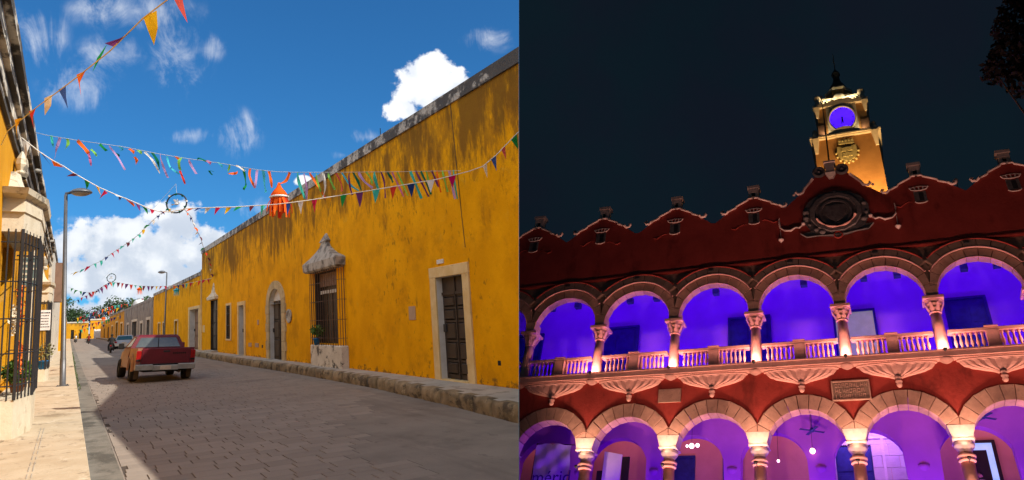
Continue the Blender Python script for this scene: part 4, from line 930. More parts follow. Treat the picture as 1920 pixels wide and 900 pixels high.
# ================================================================== BUNTING
BUNT=[
('A',[-0.845,13.0,0.199,-0.98],[[-0.109,5.444],[0.361,5.534],[1.263,5.443],[2.363,5.322],[3.184,5.218],[4.24,5.091],[5.309,4.976],[6.308,4.929],[6.903,4.853],[7.301,4.815]],[('gold',[[0.782,5.58],[1.256,5.467],[0.973,5.269]]),('red',[[1.717,5.422],[2.126,5.351],[1.943,5.123]]),('cream',[[2.583,5.338],[2.973,5.258],[2.72,5.075]]),('navy2',[[3.282,5.226],[3.627,5.174],[3.604,4.906]]),('orange',[[4.082,5.143],[4.47,5.073],[4.168,4.87]]),('green',[[4.906,5.017],[5.208,5.086],[4.579,5.014]]),('purple',[[5.447,4.97],[5.936,4.932],[5.264,5.066]]),('yellow',[[6.308,4.929],[6.656,4.862],[6.688,4.532]]),('coral',[[7.027,4.839],[7.381,4.808],[7.48,4.421]])],[]),
('B',[-0.84,17.254,0.88,-0.475],[[-0.019,6.756],[0.285,6.465],[0.522,6.266],[0.739,6.121],[0.89,5.992],[1.118,5.825],[1.354,5.657],[1.638,5.495],[1.875,5.369],[2.255,5.156],[2.445,5.076],[2.636,5.06],[2.922,5.1],[3.405,5.081],[3.796,5.059],[4.591,5.047],[5.148,5.079],[5.818,5.136],[6.449,5.198],[7.091,5.262],[7.746,5.327],[8.416,5.451],[8.702,5.536],[9.002,5.764],[9.528,6.26]],[('white',[[0.001,6.711],[0.142,6.605],[0.104,6.275]]),('navy2',[[0.284,6.487],[0.38,6.384],[0.518,6.148]]),('orange',[[0.493,6.311],[0.73,6.101],[0.536,6.158]]),('teal',[[0.729,6.133],[0.843,6.039],[0.777,6.076]]),('maroon',[[0.909,5.98],[1.004,5.919],[0.821,5.901]]),('green',[[1.099,5.826],[1.193,5.766],[1.105,5.645]]),('yellow',[[1.288,5.716],[1.364,5.645],[1.426,5.427]]),('crimson',[[1.458,5.595],[1.516,5.527],[1.39,5.409]]),('white',[[1.628,5.496],[1.827,5.405],[1.705,5.437]]),('navy2',[[1.704,5.447],[1.761,5.421],[1.735,5.349]]),('orange',[[1.827,5.384],[1.97,5.297],[1.981,5.211]]),('purple',[[2.008,5.284],[2.084,5.235],[2.124,5.103]]),('green',[[2.122,5.221],[2.217,5.159],[2.229,5.041]]),('crimson',[[2.264,5.155],[2.35,5.105],[2.323,5.033]]),('navy',[[2.436,5.098],[2.502,5.082],[2.541,5.004]]),('orange',[[2.483,5.083],[2.54,5.079],[2.513,5.017]]),('orange',[[2.96,5.097],[3.047,5.089],[2.923,5.035]]),('navy',[[3.114,5.095],[3.192,5.088],[3.086,5.011]]),('white',[[3.26,5.082],[3.357,5.074],[3.241,4.965]]),('crimson',[[3.444,5.078],[3.542,5.069],[3.435,4.916]]),('yellow',[[3.639,5.061],[3.737,5.053],[3.61,4.923]]),('green',[[3.826,5.056],[3.934,5.047],[3.796,4.95]]),('maroon',[[4.062,5.058],[4.161,5.05],[4.091,4.925]]),('teal',[[4.281,5.051],[4.37,5.044],[4.298,4.82]]),('orange',[[4.5,5.044],[4.591,5.047],[4.548,4.831]]),('navy',[[4.752,5.045],[4.842,5.048],[4.778,4.801]]),('white',[[4.974,5.071],[5.086,5.073],[5.02,4.813]]),('crimson',[[5.239,5.082],[5.352,5.095],[5.294,4.811]]),('gold',[[5.507,5.105],[5.631,5.117],[5.531,4.858]]),('green',[[5.797,5.126],[5.922,5.139],[5.84,4.854]]),('purple',[[6.1,5.158],[6.247,5.169],[6.172,4.837]]),('teal',[[6.427,5.189],[6.576,5.2],[6.479,4.901]]),('red',[[6.778,5.218],[6.918,5.241],[6.82,4.964]]),('navy',[[7.123,5.259],[7.286,5.281],[7.196,4.99]]),('white',[[7.526,5.309],[7.691,5.331],[7.598,5.038]]),('magenta',[[7.968,5.368],[8.135,5.39],[8.041,5.13]]),('gold',[[8.428,5.45],[8.621,5.495],[8.509,5.174]]),('cream',[[8.702,5.536],[8.796,5.589],[8.784,5.259]]),('navy2',[[8.893,5.677],[9.002,5.764],[8.987,5.42]]),('coral',[[9.124,5.876],[9.21,5.954],[9.211,5.666]]),('green',[[9.347,6.09],[9.484,6.214],[9.492,5.886]])],[]),
('C',[-0.84,20.57,0.868,-0.497],[[0.0,7.853],[0.339,7.737],[1.019,7.557],[1.935,7.345],[2.748,7.099],[3.333,6.948],[4.161,6.751],[4.878,6.547],[5.361,6.455],[5.847,6.402],[6.834,6.323],[8.092,6.234],[9.693,6.133]],[],[('teal',3,[[0.406,7.733],[0.423,7.588],[0.474,7.442]]),('lilac',4,[[0.588,7.667],[0.507,7.452],[0.52,7.154]]),('lime',4,[[0.746,7.629],[0.713,7.346]]),('orange',5,[[0.962,7.574],[1.151,7.339],[1.211,7.23]]),('pink',3,[[1.211,7.23],[1.278,6.927]]),('lime',3,[[1.253,7.331],[1.394,7.151]]),('green',4,[[1.464,7.446],[1.572,7.281]]),('lilac',2.5,[[1.637,7.393],[1.85,7.103],[1.984,6.78]]),('dkgreen',4,[[1.744,7.215],[1.852,7.05]]),('cyan',3,[[1.855,7.351],[1.904,7.229]]),('orange',4,[[2.074,7.282],[2.193,7.128]]),('orange',4,[[2.194,7.076],[2.233,6.864]]),('lime',4,[[2.248,7.229],[2.354,7.142]]),('white',3,[[2.411,7.177],[2.576,6.968],[2.756,6.627]]),('dkgreen',4,[[2.573,7.152],[2.754,6.718]]),('lilac',3,[[2.759,7.111],[2.857,6.814],[2.896,6.524]]),('cyan',2.5,[[2.9,7.034],[2.986,6.752],[3.174,6.58]]),('orange',4,[[3.087,7.02],[3.124,6.833]]),('lime',4,[[3.251,6.981],[3.173,6.684]]),('red',3,[[3.185,6.657],[3.305,6.321]]),('lilac',3.5,[[3.392,6.943],[3.452,6.793],[3.524,6.564]]),('dkgreen',3,[[3.569,6.903],[3.758,6.849]]),('pink',4,[[3.77,6.861],[3.865,6.748]]),('dkgreen',3,[[3.901,6.494],[3.912,6.585]]),('cyan',3,[[4.019,6.802],[4.126,6.608]]),('lime',3,[[4.28,6.715],[4.232,6.599],[4.256,6.505]]),('orange',4,[[4.256,6.505],[4.482,6.513]]),('white',3,[[4.423,6.677],[4.614,6.542]]),('green',3.5,[[4.579,6.611],[4.601,6.345],[4.66,6.142],[4.623,6.053]]),('orange',3.5,[[4.746,6.585],[4.745,6.372],[4.85,6.1]]),('lilac',3.5,[[4.902,6.532],[4.876,6.256],[4.839,6.101]]),('cyan',4,[[5.035,6.521],[5.031,6.19],[5.113,5.946]]),('orange',4,[[5.167,6.484],[5.234,6.067]]),('orange',4.5,[[5.64,6.419],[5.539,6.227],[5.405,6.146]]),('teal',4.5,[[5.823,6.404],[5.968,5.74]]),('lilac',3.5,[[5.969,6.366],[6.048,6.025],[5.992,5.725]]),('orange',3.5,[[6.092,6.369],[6.257,6.074],[6.444,5.699]]),('lime',3,[[6.252,6.343],[6.373,5.772]]),('white',3.5,[[6.412,6.33],[6.428,5.993],[6.396,5.73]]),('lime',3.5,[[6.523,6.321],[6.66,5.907]]),('coral',3,[[6.709,6.306],[6.843,5.825]]),('cyan',3.5,[[6.846,6.308],[7.011,6.011],[7.229,5.818]]),('purple',3,[[7.007,6.281],[7.034,5.942],[7.064,5.739]]),('dkgreen',4,[[7.108,6.287],[7.291,5.813]]),('lilac',4,[[7.233,6.29],[7.363,6.049],[7.544,5.872]]),('lime',3,[[7.41,6.29],[7.516,6.104],[7.548,5.967]]),('teal',5,[[7.611,6.273],[7.68,5.807]]),('purple',3,[[7.763,6.261],[7.815,6.012],[7.847,5.577]]),('dkgreen',4,[[7.914,6.235],[8.041,5.952]]),('pink',3,[[8.028,6.226],[8.165,5.874],[8.278,5.581]]),('lime',3,[[8.155,6.216],[8.245,5.949],[8.381,5.599]]),('teal',4.5,[[8.463,6.218],[8.695,5.504]]),('purple',3.5,[[8.592,6.221],[8.864,5.543]]),('dkgreen',3.5,[[8.719,6.197],[8.931,5.592]]),('lime',3,[[8.848,6.187],[8.9,5.731]]),('purple',3.5,[[8.978,6.19],[9.121,5.753]]),('orange',3,[[9.107,6.18],[9.166,5.626]]),('lime',3,[[9.237,6.169],[9.334,5.626]]),('lilac',4,[[9.406,6.156],[9.503,5.42]]),('teal',3,[[9.511,6.161],[9.556,5.429]])]),
('D',[-0.088,67.0,0.094,-0.996],[[0.0,10.421],[5.555,9.913],[10.787,9.552],[14.862,9.238],[19.148,9.066],[21.733,8.956],[24.087,8.855],[26.91,8.779],[28.818,8.823],[30.581,8.863],[32.22,8.829],[33.552,8.702]],[('yellow',[[2.925,10.202],[4.644,9.972],[2.874,9.936]]),('teal',[[6.339,9.919],[7.772,9.724],[6.462,9.656]]),('crimson',[[8.939,9.758],[10.819,9.495],[8.898,9.407]]),('teal',[[11.956,9.518],[13.354,9.319],[12.547,9.095]]),('teal',[[14.615,9.321],[15.8,9.148],[15.11,8.902]]),('navy',[[16.503,9.263],[17.972,9.043],[16.543,9.022]]),('crimson',[[18.664,9.149],[19.62,9.003],[18.879,8.835]]),('crimson',[[20.401,9.078],[21.384,8.924],[20.25,8.875]]),('teal',[[21.92,9.03],[23.146,8.833],[21.937,8.838]]),('maroon',[[23.501,8.96],[24.657,8.77],[23.633,8.693]]),('teal',[[25.117,8.896],[25.952,8.754],[24.961,8.689]]),('teal',[[26.397,8.876],[27.41,8.7],[26.211,8.729]]),('yellow',[[27.647,8.889],[28.49,8.739],[27.897,8.603]]),('green',[[28.681,8.93],[29.67,8.749],[28.806,8.72]]),('white',[[29.83,8.939],[30.639,8.787],[29.73,8.748]]),('navy',[[30.916,8.934],[31.724,8.777],[31.076,8.711]]),('maroon',[[32.137,8.872],[32.689,8.763],[31.977,8.743]]),('yellow',[[33.207,8.778],[33.89,8.641],[33.196,8.606]])],[]),
('D2',[3.571,33.6,0.181,0.983],[[0.0,8.709],[3.578,9.078],[5.878,9.012],[10.092,9.176],[12.818,9.002],[16.988,9.124],[22.037,8.353]],[('orange',[[1.335,8.801],[2.477,9.011],[1.619,8.731]]),('navy',[[2.972,8.922],[4.66,9.229],[3.954,8.893]]),('white',[[4.359,8.943],[5.509,9.139],[5.39,8.97]]),('orange',[[5.305,8.87],[7.195,9.19],[6.326,8.83]]),('yellow',[[7.293,8.973],[8.878,9.227],[7.812,8.898]]),('maroon',[[9.257,9.047],[10.961,9.31],[9.345,8.851]]),('navy',[[10.645,8.979],[12.213,9.208],[10.633,8.818]]),('green',[[11.499,8.812],[14.22,9.204],[12.489,8.74]]),('red',[[14.194,8.92],[16.542,9.239],[14.192,8.73]]),('maroon',[[16.015,8.864],[18.978,9.253],[18.276,8.925]]),('red',[[17.594,8.741],[19.754,9.004],[17.78,8.529]]),('white',[[18.743,8.544],[21.122,8.819],[20.299,8.486]]),('purple',[[19.626,8.301],[22.911,8.666],[20.136,8.152]])],[]),
('E',[-0.226,84.0,0.266,-0.964],[[0.0,11.393],[2.512,10.738],[5.298,10.21],[7.905,10.084],[9.739,10.456],[10.83,10.453],[12.385,10.209],[14.465,9.812],[16.887,9.377],[20.784,8.848],[23.635,8.571],[26.311,8.426],[29.318,8.337]],[('green',[[0.742,11.161],[1.515,11.066],[1.029,10.791]]),('green',[[1.811,10.876],[2.66,10.773],[2.007,10.434]]),('green',[[3.062,10.628],[3.66,10.556],[3.149,10.242]]),('navy',[[4.045,10.432],[4.904,10.329],[4.283,9.997]]),('maroon',[[5.271,10.247],[5.853,10.177],[5.579,9.699]]),('red',[[6.268,10.203],[6.962,10.119],[6.685,9.653]]),('maroon',[[7.291,10.154],[8.004,10.068],[7.424,9.811]]),('purple',[[8.1,10.276],[8.94,10.172],[8.393,9.742]]),('crimson',[[8.937,10.439],[9.73,10.339],[9.488,9.934]]),('navy',[[9.992,10.506],[10.578,10.431],[10.43,9.986]]),('teal',[[10.95,10.437],[11.753,10.333],[11.076,9.928]]),('maroon',[[11.983,10.274],[12.782,10.171],[12.09,9.831]]),('red',[[13.057,10.077],[13.581,10.01],[13.379,9.553]]),('purple',[[13.866,9.915],[14.606,9.821],[14.18,9.451]]),('red',[[14.791,9.748],[15.481,9.661],[14.952,9.26]]),('teal',[[15.759,9.578],[16.279,9.513],[16.032,9.231]]),('green',[[16.644,9.42],[17.127,9.36],[16.993,8.942]]),('maroon',[[17.435,9.312],[18.032,9.237],[17.546,8.853]]),('purple',[[18.304,9.194],[18.829,9.129],[18.664,8.707]]),('maroon',[[19.046,9.093],[19.722,9.008],[19.137,8.726]]),('yellow',[[19.965,8.969],[20.413,8.913],[20.031,8.586]]),('red',[[20.767,8.868],[21.189,8.815],[21.11,8.543]]),('crimson',[[21.513,8.796],[21.994,8.736],[21.512,8.466]]),('white',[[22.259,8.724],[22.771,8.66],[22.686,8.37]]),('orange',[[23.04,8.647],[23.489,8.591],[23.428,8.251]]),('navy',[[23.799,8.588],[24.202,8.537],[24.089,8.131]]),('purple',[[24.473,8.555],[24.975,8.492],[24.834,8.177]]),('teal',[[25.243,8.509],[25.63,8.46],[25.264,8.097]]),('crimson',[[25.845,8.484],[26.429,8.409],[25.933,8.136]]),('yellow',[[26.627,8.448],[27.026,8.396],[26.65,8.043]]),('red',[[27.291,8.43],[27.719,8.374],[27.363,8.024]]),('crimson',[[27.919,8.415],[28.427,8.349],[28.052,8.149]]),('crimson',[[28.647,8.387],[29.015,8.338],[28.826,7.986]])],[]),
('F',[0.235,92.0,0.285,-0.958],[[0.0,10.683],[1.728,10.867],[3.837,10.996],[5.875,11.174],[7.845,11.398],[9.251,11.58]],[('navy',[[0.885,10.854],[1.424,10.792],[1.327,10.431]]),('red',[[1.97,10.95],[2.549,10.882],[2.436,10.54]]),('purple',[[2.957,11.022],[3.67,10.939],[3.183,10.551]]),('crimson',[[3.982,11.101],[4.717,11.013],[4.567,10.599]]),('yellow',[[5.006,11.19],[5.731,11.102],[5.311,10.714]]),('navy',[[6.096,11.28],[6.646,11.213],[6.606,10.786]]),('maroon',[[7.103,11.39],[7.609,11.327],[7.129,11.064]]),('maroon',[[8.06,11.507],[8.571,11.443],[8.225,10.997]]),('orange',[[8.908,11.639],[9.59,11.551],[9.419,11.134]])],[]),
('G0',[1.899,210.0,0.134,-0.991],[[0.0,16.314],[29.885,15.186],[53.165,14.599],[71.865,13.952],[85.776,13.818]],[('navy',[[2.688,16.308],[5.328,16.091],[3.167,15.235]]),('red',[[6.674,16.154],[9.129,15.95],[6.661,15.403]]),('navy',[[10.355,16.019],[12.98,15.8],[10.651,15.068]]),('maroon',[[13.87,15.893],[16.758,15.649],[14.495,14.848]]),('orange',[[17.341,15.766],[20.352,15.509],[19.782,14.704]]),('purple',[[20.945,15.622],[23.603,15.393],[21.411,14.613]]),('teal',[[24.355,15.489],[26.838,15.274],[25.734,14.506]]),('green',[[27.518,15.373],[30.119,15.146],[29.449,14.377]]),('green',[[30.577,15.282],[33.15,15.055],[31.41,14.383]]),('purple',[[33.611,15.199],[35.958,14.99],[34.73,14.349]]),('navy',[[36.406,15.132],[38.841,14.913],[37.333,14.357]]),('yellow',[[39.502,15.033],[41.277,14.872],[39.433,14.351]]),('navy',[[41.924,14.99],[44.229,14.779],[43.067,14.192]]),('crimson',[[44.801,14.901],[46.594,14.735],[44.81,14.237]]),('navy',[[47.527,14.821],[48.973,14.685],[48.927,13.838]]),('teal',[[49.797,14.779],[51.672,14.602],[49.983,14.142]]),('maroon',[[52.295,14.711],[54.021,14.546],[53.018,13.921]]),('teal',[[54.654,14.636],[56.577,14.451],[55.109,14.044]]),('maroon',[[57.335,14.526],[58.691,14.394],[57.741,13.979]]),('teal',[[59.471,14.465],[61.22,14.293],[60.875,13.666]]),('green',[[62.023,14.359],[63.224,14.24],[62.846,13.72]]),('red',[[64.253,14.281],[65.434,14.164],[64.227,13.708]]),('yellow',[[66.123,14.236],[67.89,14.059],[67.044,13.474]]),('orange',[[68.311,14.156],[69.93,13.992],[69.585,13.363]]),('crimson',[[70.453,14.077],[71.915,13.928],[71.355,13.316]]),('teal',[[72.59,14.025],[73.746,13.906],[72.716,13.434]]),('teal',[[74.417,14.017],[75.763,13.877],[74.585,13.531]]),('white',[[76.302,13.999],[77.638,13.858],[76.638,13.361]]),('red',[[78.215,13.974],[79.403,13.847],[78.615,13.38]]),('yellow',[[80.042,13.954],[81.173,13.832],[80.289,13.297]]),('red',[[81.872,13.929],[82.862,13.822],[82.373,13.414]]),('crimson',[[83.561,13.917],[84.616,13.801],[83.96,13.292]]),('white',[[85.271,13.898],[86.276,13.787],[86.181,13.148]])],[]),
('G1',[0.973,230.0,0.279,-0.96],[[0.0,18.738],[14.286,19.056],[25.787,19.391],[33.483,19.791],[41.657,20.072]],[('green',[[1.399,18.895],[2.83,18.757],[2.077,18.05]]),('teal',[[3.588,18.933],[4.829,18.812],[4.697,17.844]]),('red',[[5.357,19.008],[7.189,18.829],[6.114,17.858]]),('maroon',[[7.45,19.049],[9.178,18.878],[8.338,18.178]]),('navy',[[9.66,19.075],[10.997,18.942],[10.44,17.906]]),('navy',[[11.479,19.136],[13.154,18.968],[11.898,18.378]]),('maroon',[[13.427,19.182],[15.133,19.009],[14.466,18.106]]),('orange',[[15.61,19.219],[16.907,19.087],[16.745,18.221]]),('maroon',[[17.621,19.27],[18.802,19.149],[18.146,18.532]]),('navy',[[19.377,19.345],[20.902,19.186],[20.261,18.575]]),('orange',[[21.267,19.402],[22.82,19.24],[22.218,18.245]]),('red',[[23.248,19.447],[24.601,19.304],[24.243,18.299]]),('red',[[25.256,19.485],[26.31,19.373],[25.438,18.717]]),('yellow',[[26.811,19.607],[28.376,19.439],[26.977,18.519]]),('navy',[[28.826,19.677],[29.943,19.555],[29.567,18.847]]),('maroon',[[30.412,19.789],[31.892,19.627],[30.946,18.963]]),('orange',[[32.297,19.865],[33.505,19.732],[32.806,19.1]]),('teal',[[33.972,19.948],[35.378,19.791],[34.388,18.903]]),('yellow',[[35.747,20.009],[37.157,19.851],[36.311,19.02]]),('teal',[[37.682,20.05],[38.733,19.931],[38.059,19.182]]),('white',[[39.388,20.113],[40.495,19.986],[40.337,19.006]]),('crimson',[[41.111,20.171],[42.198,20.046],[41.323,19.271]])],[]),
('G2',[0.581,260.0,0.149,-0.989],[[0.0,18.398],[31.78,17.297],[54.903,16.51],[74.388,15.847],[91.019,15.495]],[('yellow',[[3.262,18.386],[5.831,18.185],[4.718,17.285]]),('yellow',[[7.324,18.262],[10.616,18.002],[10.002,17.127]]),('teal',[[11.664,18.11],[14.871,17.855],[14.302,16.793]]),('orange',[[15.849,17.965],[19.033,17.71],[17.357,16.654]]),('green',[[19.965,17.82],[23.026,17.573],[21.504,16.958]]),('orange',[[24.277,17.654],[26.604,17.464],[26.117,16.663]]),('maroon',[[27.722,17.553],[30.815,17.299],[29.993,16.503]]),('yellow',[[31.608,17.413],[34.441,17.179],[31.967,16.245]]),('yellow',[[35.203,17.297],[38.254,17.042],[37.19,16.089]]),('navy',[[38.986,17.16],[41.685,16.932],[40.397,16.234]]),('yellow',[[42.496,17.041],[45.193,16.811],[44.456,15.85]]),('yellow',[[46.274,16.894],[48.253,16.724],[48.046,15.98]]),('teal',[[49.338,16.803],[51.838,16.588],[49.612,15.683]]),('orange',[[52.601,16.692],[55.058,16.478],[54.377,15.596]]),('maroon',[[55.716,16.588],[58.261,16.365],[56.678,15.515]]),('white',[[58.985,16.467],[61.156,16.275],[59.694,15.538]]),('yellow',[[61.867,16.376],[64.279,16.161],[62.131,15.402]]),('green',[[65.065,16.253],[66.946,16.084],[65.632,15.458]]),('crimson',[[67.666,16.179],[70.059,15.962],[68.549,15.207]]),('navy',[[70.596,16.072],[72.714,15.879],[71.033,15.04]]),('orange',[[73.587,15.955],[75.178,15.809],[73.477,15.149]]),('crimson',[[76.262,15.897],[77.821,15.753],[77.293,14.884]]),('white',[[78.743,15.854],[80.533,15.686],[79.198,15.209]]),('navy',[[81.446,15.785],[82.911,15.647],[82.246,14.745]]),('red',[[83.863,15.739],[85.455,15.587],[83.994,14.981]]),('green',[[86.149,15.701],[88.021,15.522],[87.286,14.677]]),('orange',[[88.796,15.625],[90.126,15.496],[89.414,14.895]])],[]),
('G3',[1.229,300.0,0.07,-0.998],[[0.0,25.118],[47.921,22.616],[93.277,20.333],[115.6,18.624],[150.364,15.554]],[('yellow',[[7.15,24.917],[14.48,24.295],[10.853,23.134]]),('red',[[16.952,24.421],[24.997,23.729],[19.674,23.184]]),('maroon',[[26.914,23.888],[34.107,23.262],[29.819,22.788]]),('teal',[[36.965,23.326],[41.984,22.884],[37.453,22.447]]),('navy',[[45.389,22.887],[50.377,22.442],[47.888,21.492]]),('crimson',[[53.164,22.489],[57.712,22.077],[55.996,21.296]]),('maroon',[[59.81,22.176],[65.338,21.67],[61.673,20.975]]),('navy',[[67.12,21.787],[71.594,21.373],[69.323,20.6]]),('orange',[[73.394,21.48],[78.171,21.032],[75.591,20.165]]),('yellow',[[80.163,21.111],[83.643,20.781],[80.537,20.093]]),('red',[[85.989,20.818],[89.444,20.487],[87.875,19.647]]),('red',[[91.221,20.571],[95.279,20.177],[94.532,19.446]]),('teal',[[96.663,20.157],[100.978,19.735],[98.778,19.052]]),('teal',[[102.216,19.726],[106.045,19.351],[105.106,18.699]]),('red',[[107.718,19.295],[110.673,19.004],[108.346,18.428]]),('red',[[112.061,18.974],[115.968,18.586],[113.577,18.111]]),('navy',[[117.187,18.534],[120.093,18.244],[119.587,17.481]]),('white',[[121.873,18.116],[124.251,17.879],[121.772,17.386]]),('green',[[125.643,17.788],[128.923,17.46],[126.325,17.148]]),('orange',[[129.743,17.425],[132.925,17.106],[132.137,16.569]]),('teal',[[133.574,17.087],[136.858,16.757],[133.879,16.515]]),('crimson',[[137.667,16.721],[140.229,16.463],[137.818,15.993]]),('crimson',[[141.224,16.407],[143.829,16.144],[142.642,15.521]]),('yellow',[[144.685,16.101],[147.248,15.841],[144.892,15.553]]),('crimson',[[148.186,15.789],[150.371,15.567],[148.325,15.233]])],[])]

BL = dict(A=('string of large paper pennants nearest overhead, crossing the top left of the view', 'pennant string'), B=('long string of coloured pennants sagging from the left house to the tall yellow wall', 'pennant string'), C=('string of thin fluttering paper ribbons above the sagging pennants', 'ribbon string'),
          D=('pennant string climbing from far left up to the dove ring', 'pennant string'), D2=('pennant string falling from the dove ring to the corner of the tall house', 'pennant string'), E=('far pennant string crossing at the height of the second ring', 'pennant string'), F=('short far pennant string under the second ring on its left', 'pennant string'),
          G0=('far pennant string over the roofs of the grey house', 'pennant string'), G1=('far pennant string rising over the round tree', 'pennant string'), G2=('farthest low pennant string at the street end', 'pennant string'), G3=('far pennant string just above the tree tops', 'pennant string'))
for nm, (ax, ay, ux, uy), st, fl, rb in BUNT:
    lab, cat = BL[nm]
    q = lambda p, d=0.0: Vector((ax + ux * p[0] - uy * d, ay + uy * p[0] + ux * d, p[1]))
    far = nm[0] in 'DEFG'
    t = thing('bunting', lab, cat, Matrix.Translation(q(st[0])), 'bunting strung across the street')
    mb = MB(); mb.tube([q(p) for p in st], {'A': .006, 'B': .009, 'C': .006}.get(nm, .012), 5); mb.build('cord', 'rope' if nm in 'AB' else 'thin_wire', t)
    for c, p in fl:
        a, b, e = q(p[0]), q(p[1]), q(p[2]); d = random.uniform(-.06, .06) * (.35 if nm == 'A' else 1) if not far else random.uniform(-.1, .1)
        nrm = Vector((-uy, ux, 0)); m1 = a.lerp(e, .5) + nrm * d; m2 = b.lerp(e, .5) + nrm * (d + random.uniform(-.04, .04)); m0 = a.lerp(b, .5) + nrm * d * .4
        e = e + nrm * d * 1.6
        mb = MB()
        mb.add([a, m0, b, m1, m2, e], [(0, 3, 1), (1, 3, 4), (1, 4, 2), (3, 5, 4)])
        mb.build('pennant', 'cloth_' + c, t)
    for c, w, p in rb:
        pts = [q(k) for k in p]; nrm = Vector((-uy, ux, 0)); d = random.uniform(-.12, .12)
        # smooth the course of the ribbon
        if len(pts) == 2: pts = [pts[0], pts[0].lerp(pts[1], .5) + nrm * d * .6 + Vector((0, 0, .02)), pts[1]]
        n = 6; cv = []
        for i in range((len(pts) - 1) * n + 1):
            s_ = i / n; k = min(int(s_), len(pts) - 2); f = s_ - k
            p0, p1, p2, p3 = pts[max(k - 1, 0)], pts[k], pts[k + 1], pts[min(k + 2, len(pts) - 1)]
            cv.append(.5 * ((2 * p1) + (p2 - p0) * f + (2 * p0 - 5 * p1 + 4 * p2 - p3) * f * f + (3 * p1 - p0 - 3 * p2 + p3) * f ** 3) + nrm * d * math.sin(s_ * 1.9))
        hw = w * .0078
        vs = []
        for i, p_ in enumerate(cv):
            dv = (cv[min(i + 1, len(cv) - 1)] - cv[max(i - 1, 0)]).normalized(); tw = math.sin(i * .35 + d * 20) * .9
            side = (dv.cross(nrm).normalized() * math.cos(tw) + nrm * math.sin(tw)) * hw
            vs += [p_ - side, p_ + side]
        mb = MB(); mb.add(vs, [(2 * i, 2 * i + 1, 2 * i + 3, 2 * i + 2) for i in range(len(cv) - 1)], smooth=True); mb.build('ribbon', 'cloth_' + c, t)
# ---- hanging ornaments
ax, ay, ux, uy = BUNT[2][1]
def onC(p): return Vector((ax + ux * p[0], ay + uy * p[0], p[1]))
c0 = onC((5.39, 5.44))
ln = thing('paper_lantern', 'orange tasselled paper lantern hanging by the ribbons before the roofline', 'lantern', Matrix.Translation(c0), 'hanging paper ornaments')
mb = MB(); mb.lathe([(.17, .40), (.185, .44), (.13, .53), (.06, .62), (.02, .74)], 9); mb.build('cap', 'cloth_orange', ln, local=True)
mb = MB(); mb.lathe([(.20, .36), (.215, .37), (.215, .40), (.20, .405)], 12); mb.build('band', 'white_cloth', ln, local=True)
for k in range(34):
    a = 2 * math.pi * k / 34 + random.uniform(-.1, .1); r0 = .16; r1 = random.uniform(.15, .30); z = random.uniform(-.14, .14)
    mb = MB(); w = .03; ca, sa = math.cos(a), math.sin(a); P = [(r0 * ca - w * sa, r0 * sa + w * ca, .38), (r0 * ca + w * sa, r0 * sa - w * ca, .38)]
    Q = [(r1 * .95 * ca + w * sa, r1 * .95 * sa - w * ca, .18), (r1 * .95 * ca - w * sa, r1 * .95 * sa + w * ca, .18)]; S_ = [(r1 * ca + w * sa, r1 * sa - w * ca, z), (r1 * ca - w * sa, r1 * sa + w * ca, z)]
    mb.add(P + Q + S_, [(0, 1, 2, 3), (3, 2, 4, 5)], smooth=True); mb.build('tassel', 'cloth_orange' if k % 4 else 'cloth_red', ln, local=True)
def ring_ornament(label, c, r_):
    t = thing('ring_ornament', label, 'ornament', Matrix.Translation(c) @ Matrix.Rotation(R(-35), 4, 'Z'), 'dove rings hung over the street')
    mb = MB(); n = 28; mb.tube([(r_ * math.cos(2 * math.pi * k / n), 0, r_ * math.sin(2 * math.pi * k / n)) for k in range(n + 1)], r_ * .075, 6, cap=False); mb.build('ring', 'black_iron', t, local=True)
    for k in range(9):
        a = 2 * math.pi * k / 9 + .2; mb = MB(); p = Vector((r_ * math.cos(a), -.03, r_ * math.sin(a))); V, F_ = leaves(5, lambda: np.array(p) + rng.normal(size=3) * r_ * .05, r_ * .16); mb.add(V, F_); mb.build('leaf', 'cloth_dkgreen' if k % 3 else 'cloth_white', t, local=True)
    d = MB(); s = r_ * .5    # a small white dove with raised wings
    d.ball((0, 0, -.1 * s), .32 * s, 8, 6, 1.5, .8, .8); d.ball((.5 * s, 0, .12 * s), .17 * s, 8, 6)
    d.add([(-.4 * s, 0, -.1 * s), (-1.0 * s, .12 * s, -.4 * s), (-1.05 * s, -.12 * s, -.1 * s)], [(0, 1, 2)])
    d.add([(.25 * s, .05 * s, 0), (-.25 * s, .08 * s, 0), (-.15 * s, .35 * s, 1.0 * s), (.25 * s, .3 * s, .75 * s)], [(0, 1, 2, 3)]); d.add([(.25 * s, -.05 * s, 0), (-.25 * s, -.08 * s, 0), (-.55 * s, -.35 * s, .75 * s), (-.1 * s, -.3 * s, .85 * s)], [(0, 1, 2, 3)])
    d.build('dove', 'white_cloth', t, local=True)
    mb = MB(); mb.tube([(0, 0, r_), (-.1 * r_, 0, r_ * 2.1)], .006, 4); mb.tube([(-.1 * r_, 0, r_ * 2.1), (-2.2 * r_, 0, -.2 * r_)], .006, 4); mb.build('wire', 'thin_wire', t, local=True)
ring_ornament('dove in a dark leafy ring hanging in the middle of the street', (3.31, 33.6, 8.95), .40)
ring_ornament('small far dove ring low over the street, near the left', (2.96, 82.4, 11.89), .40)
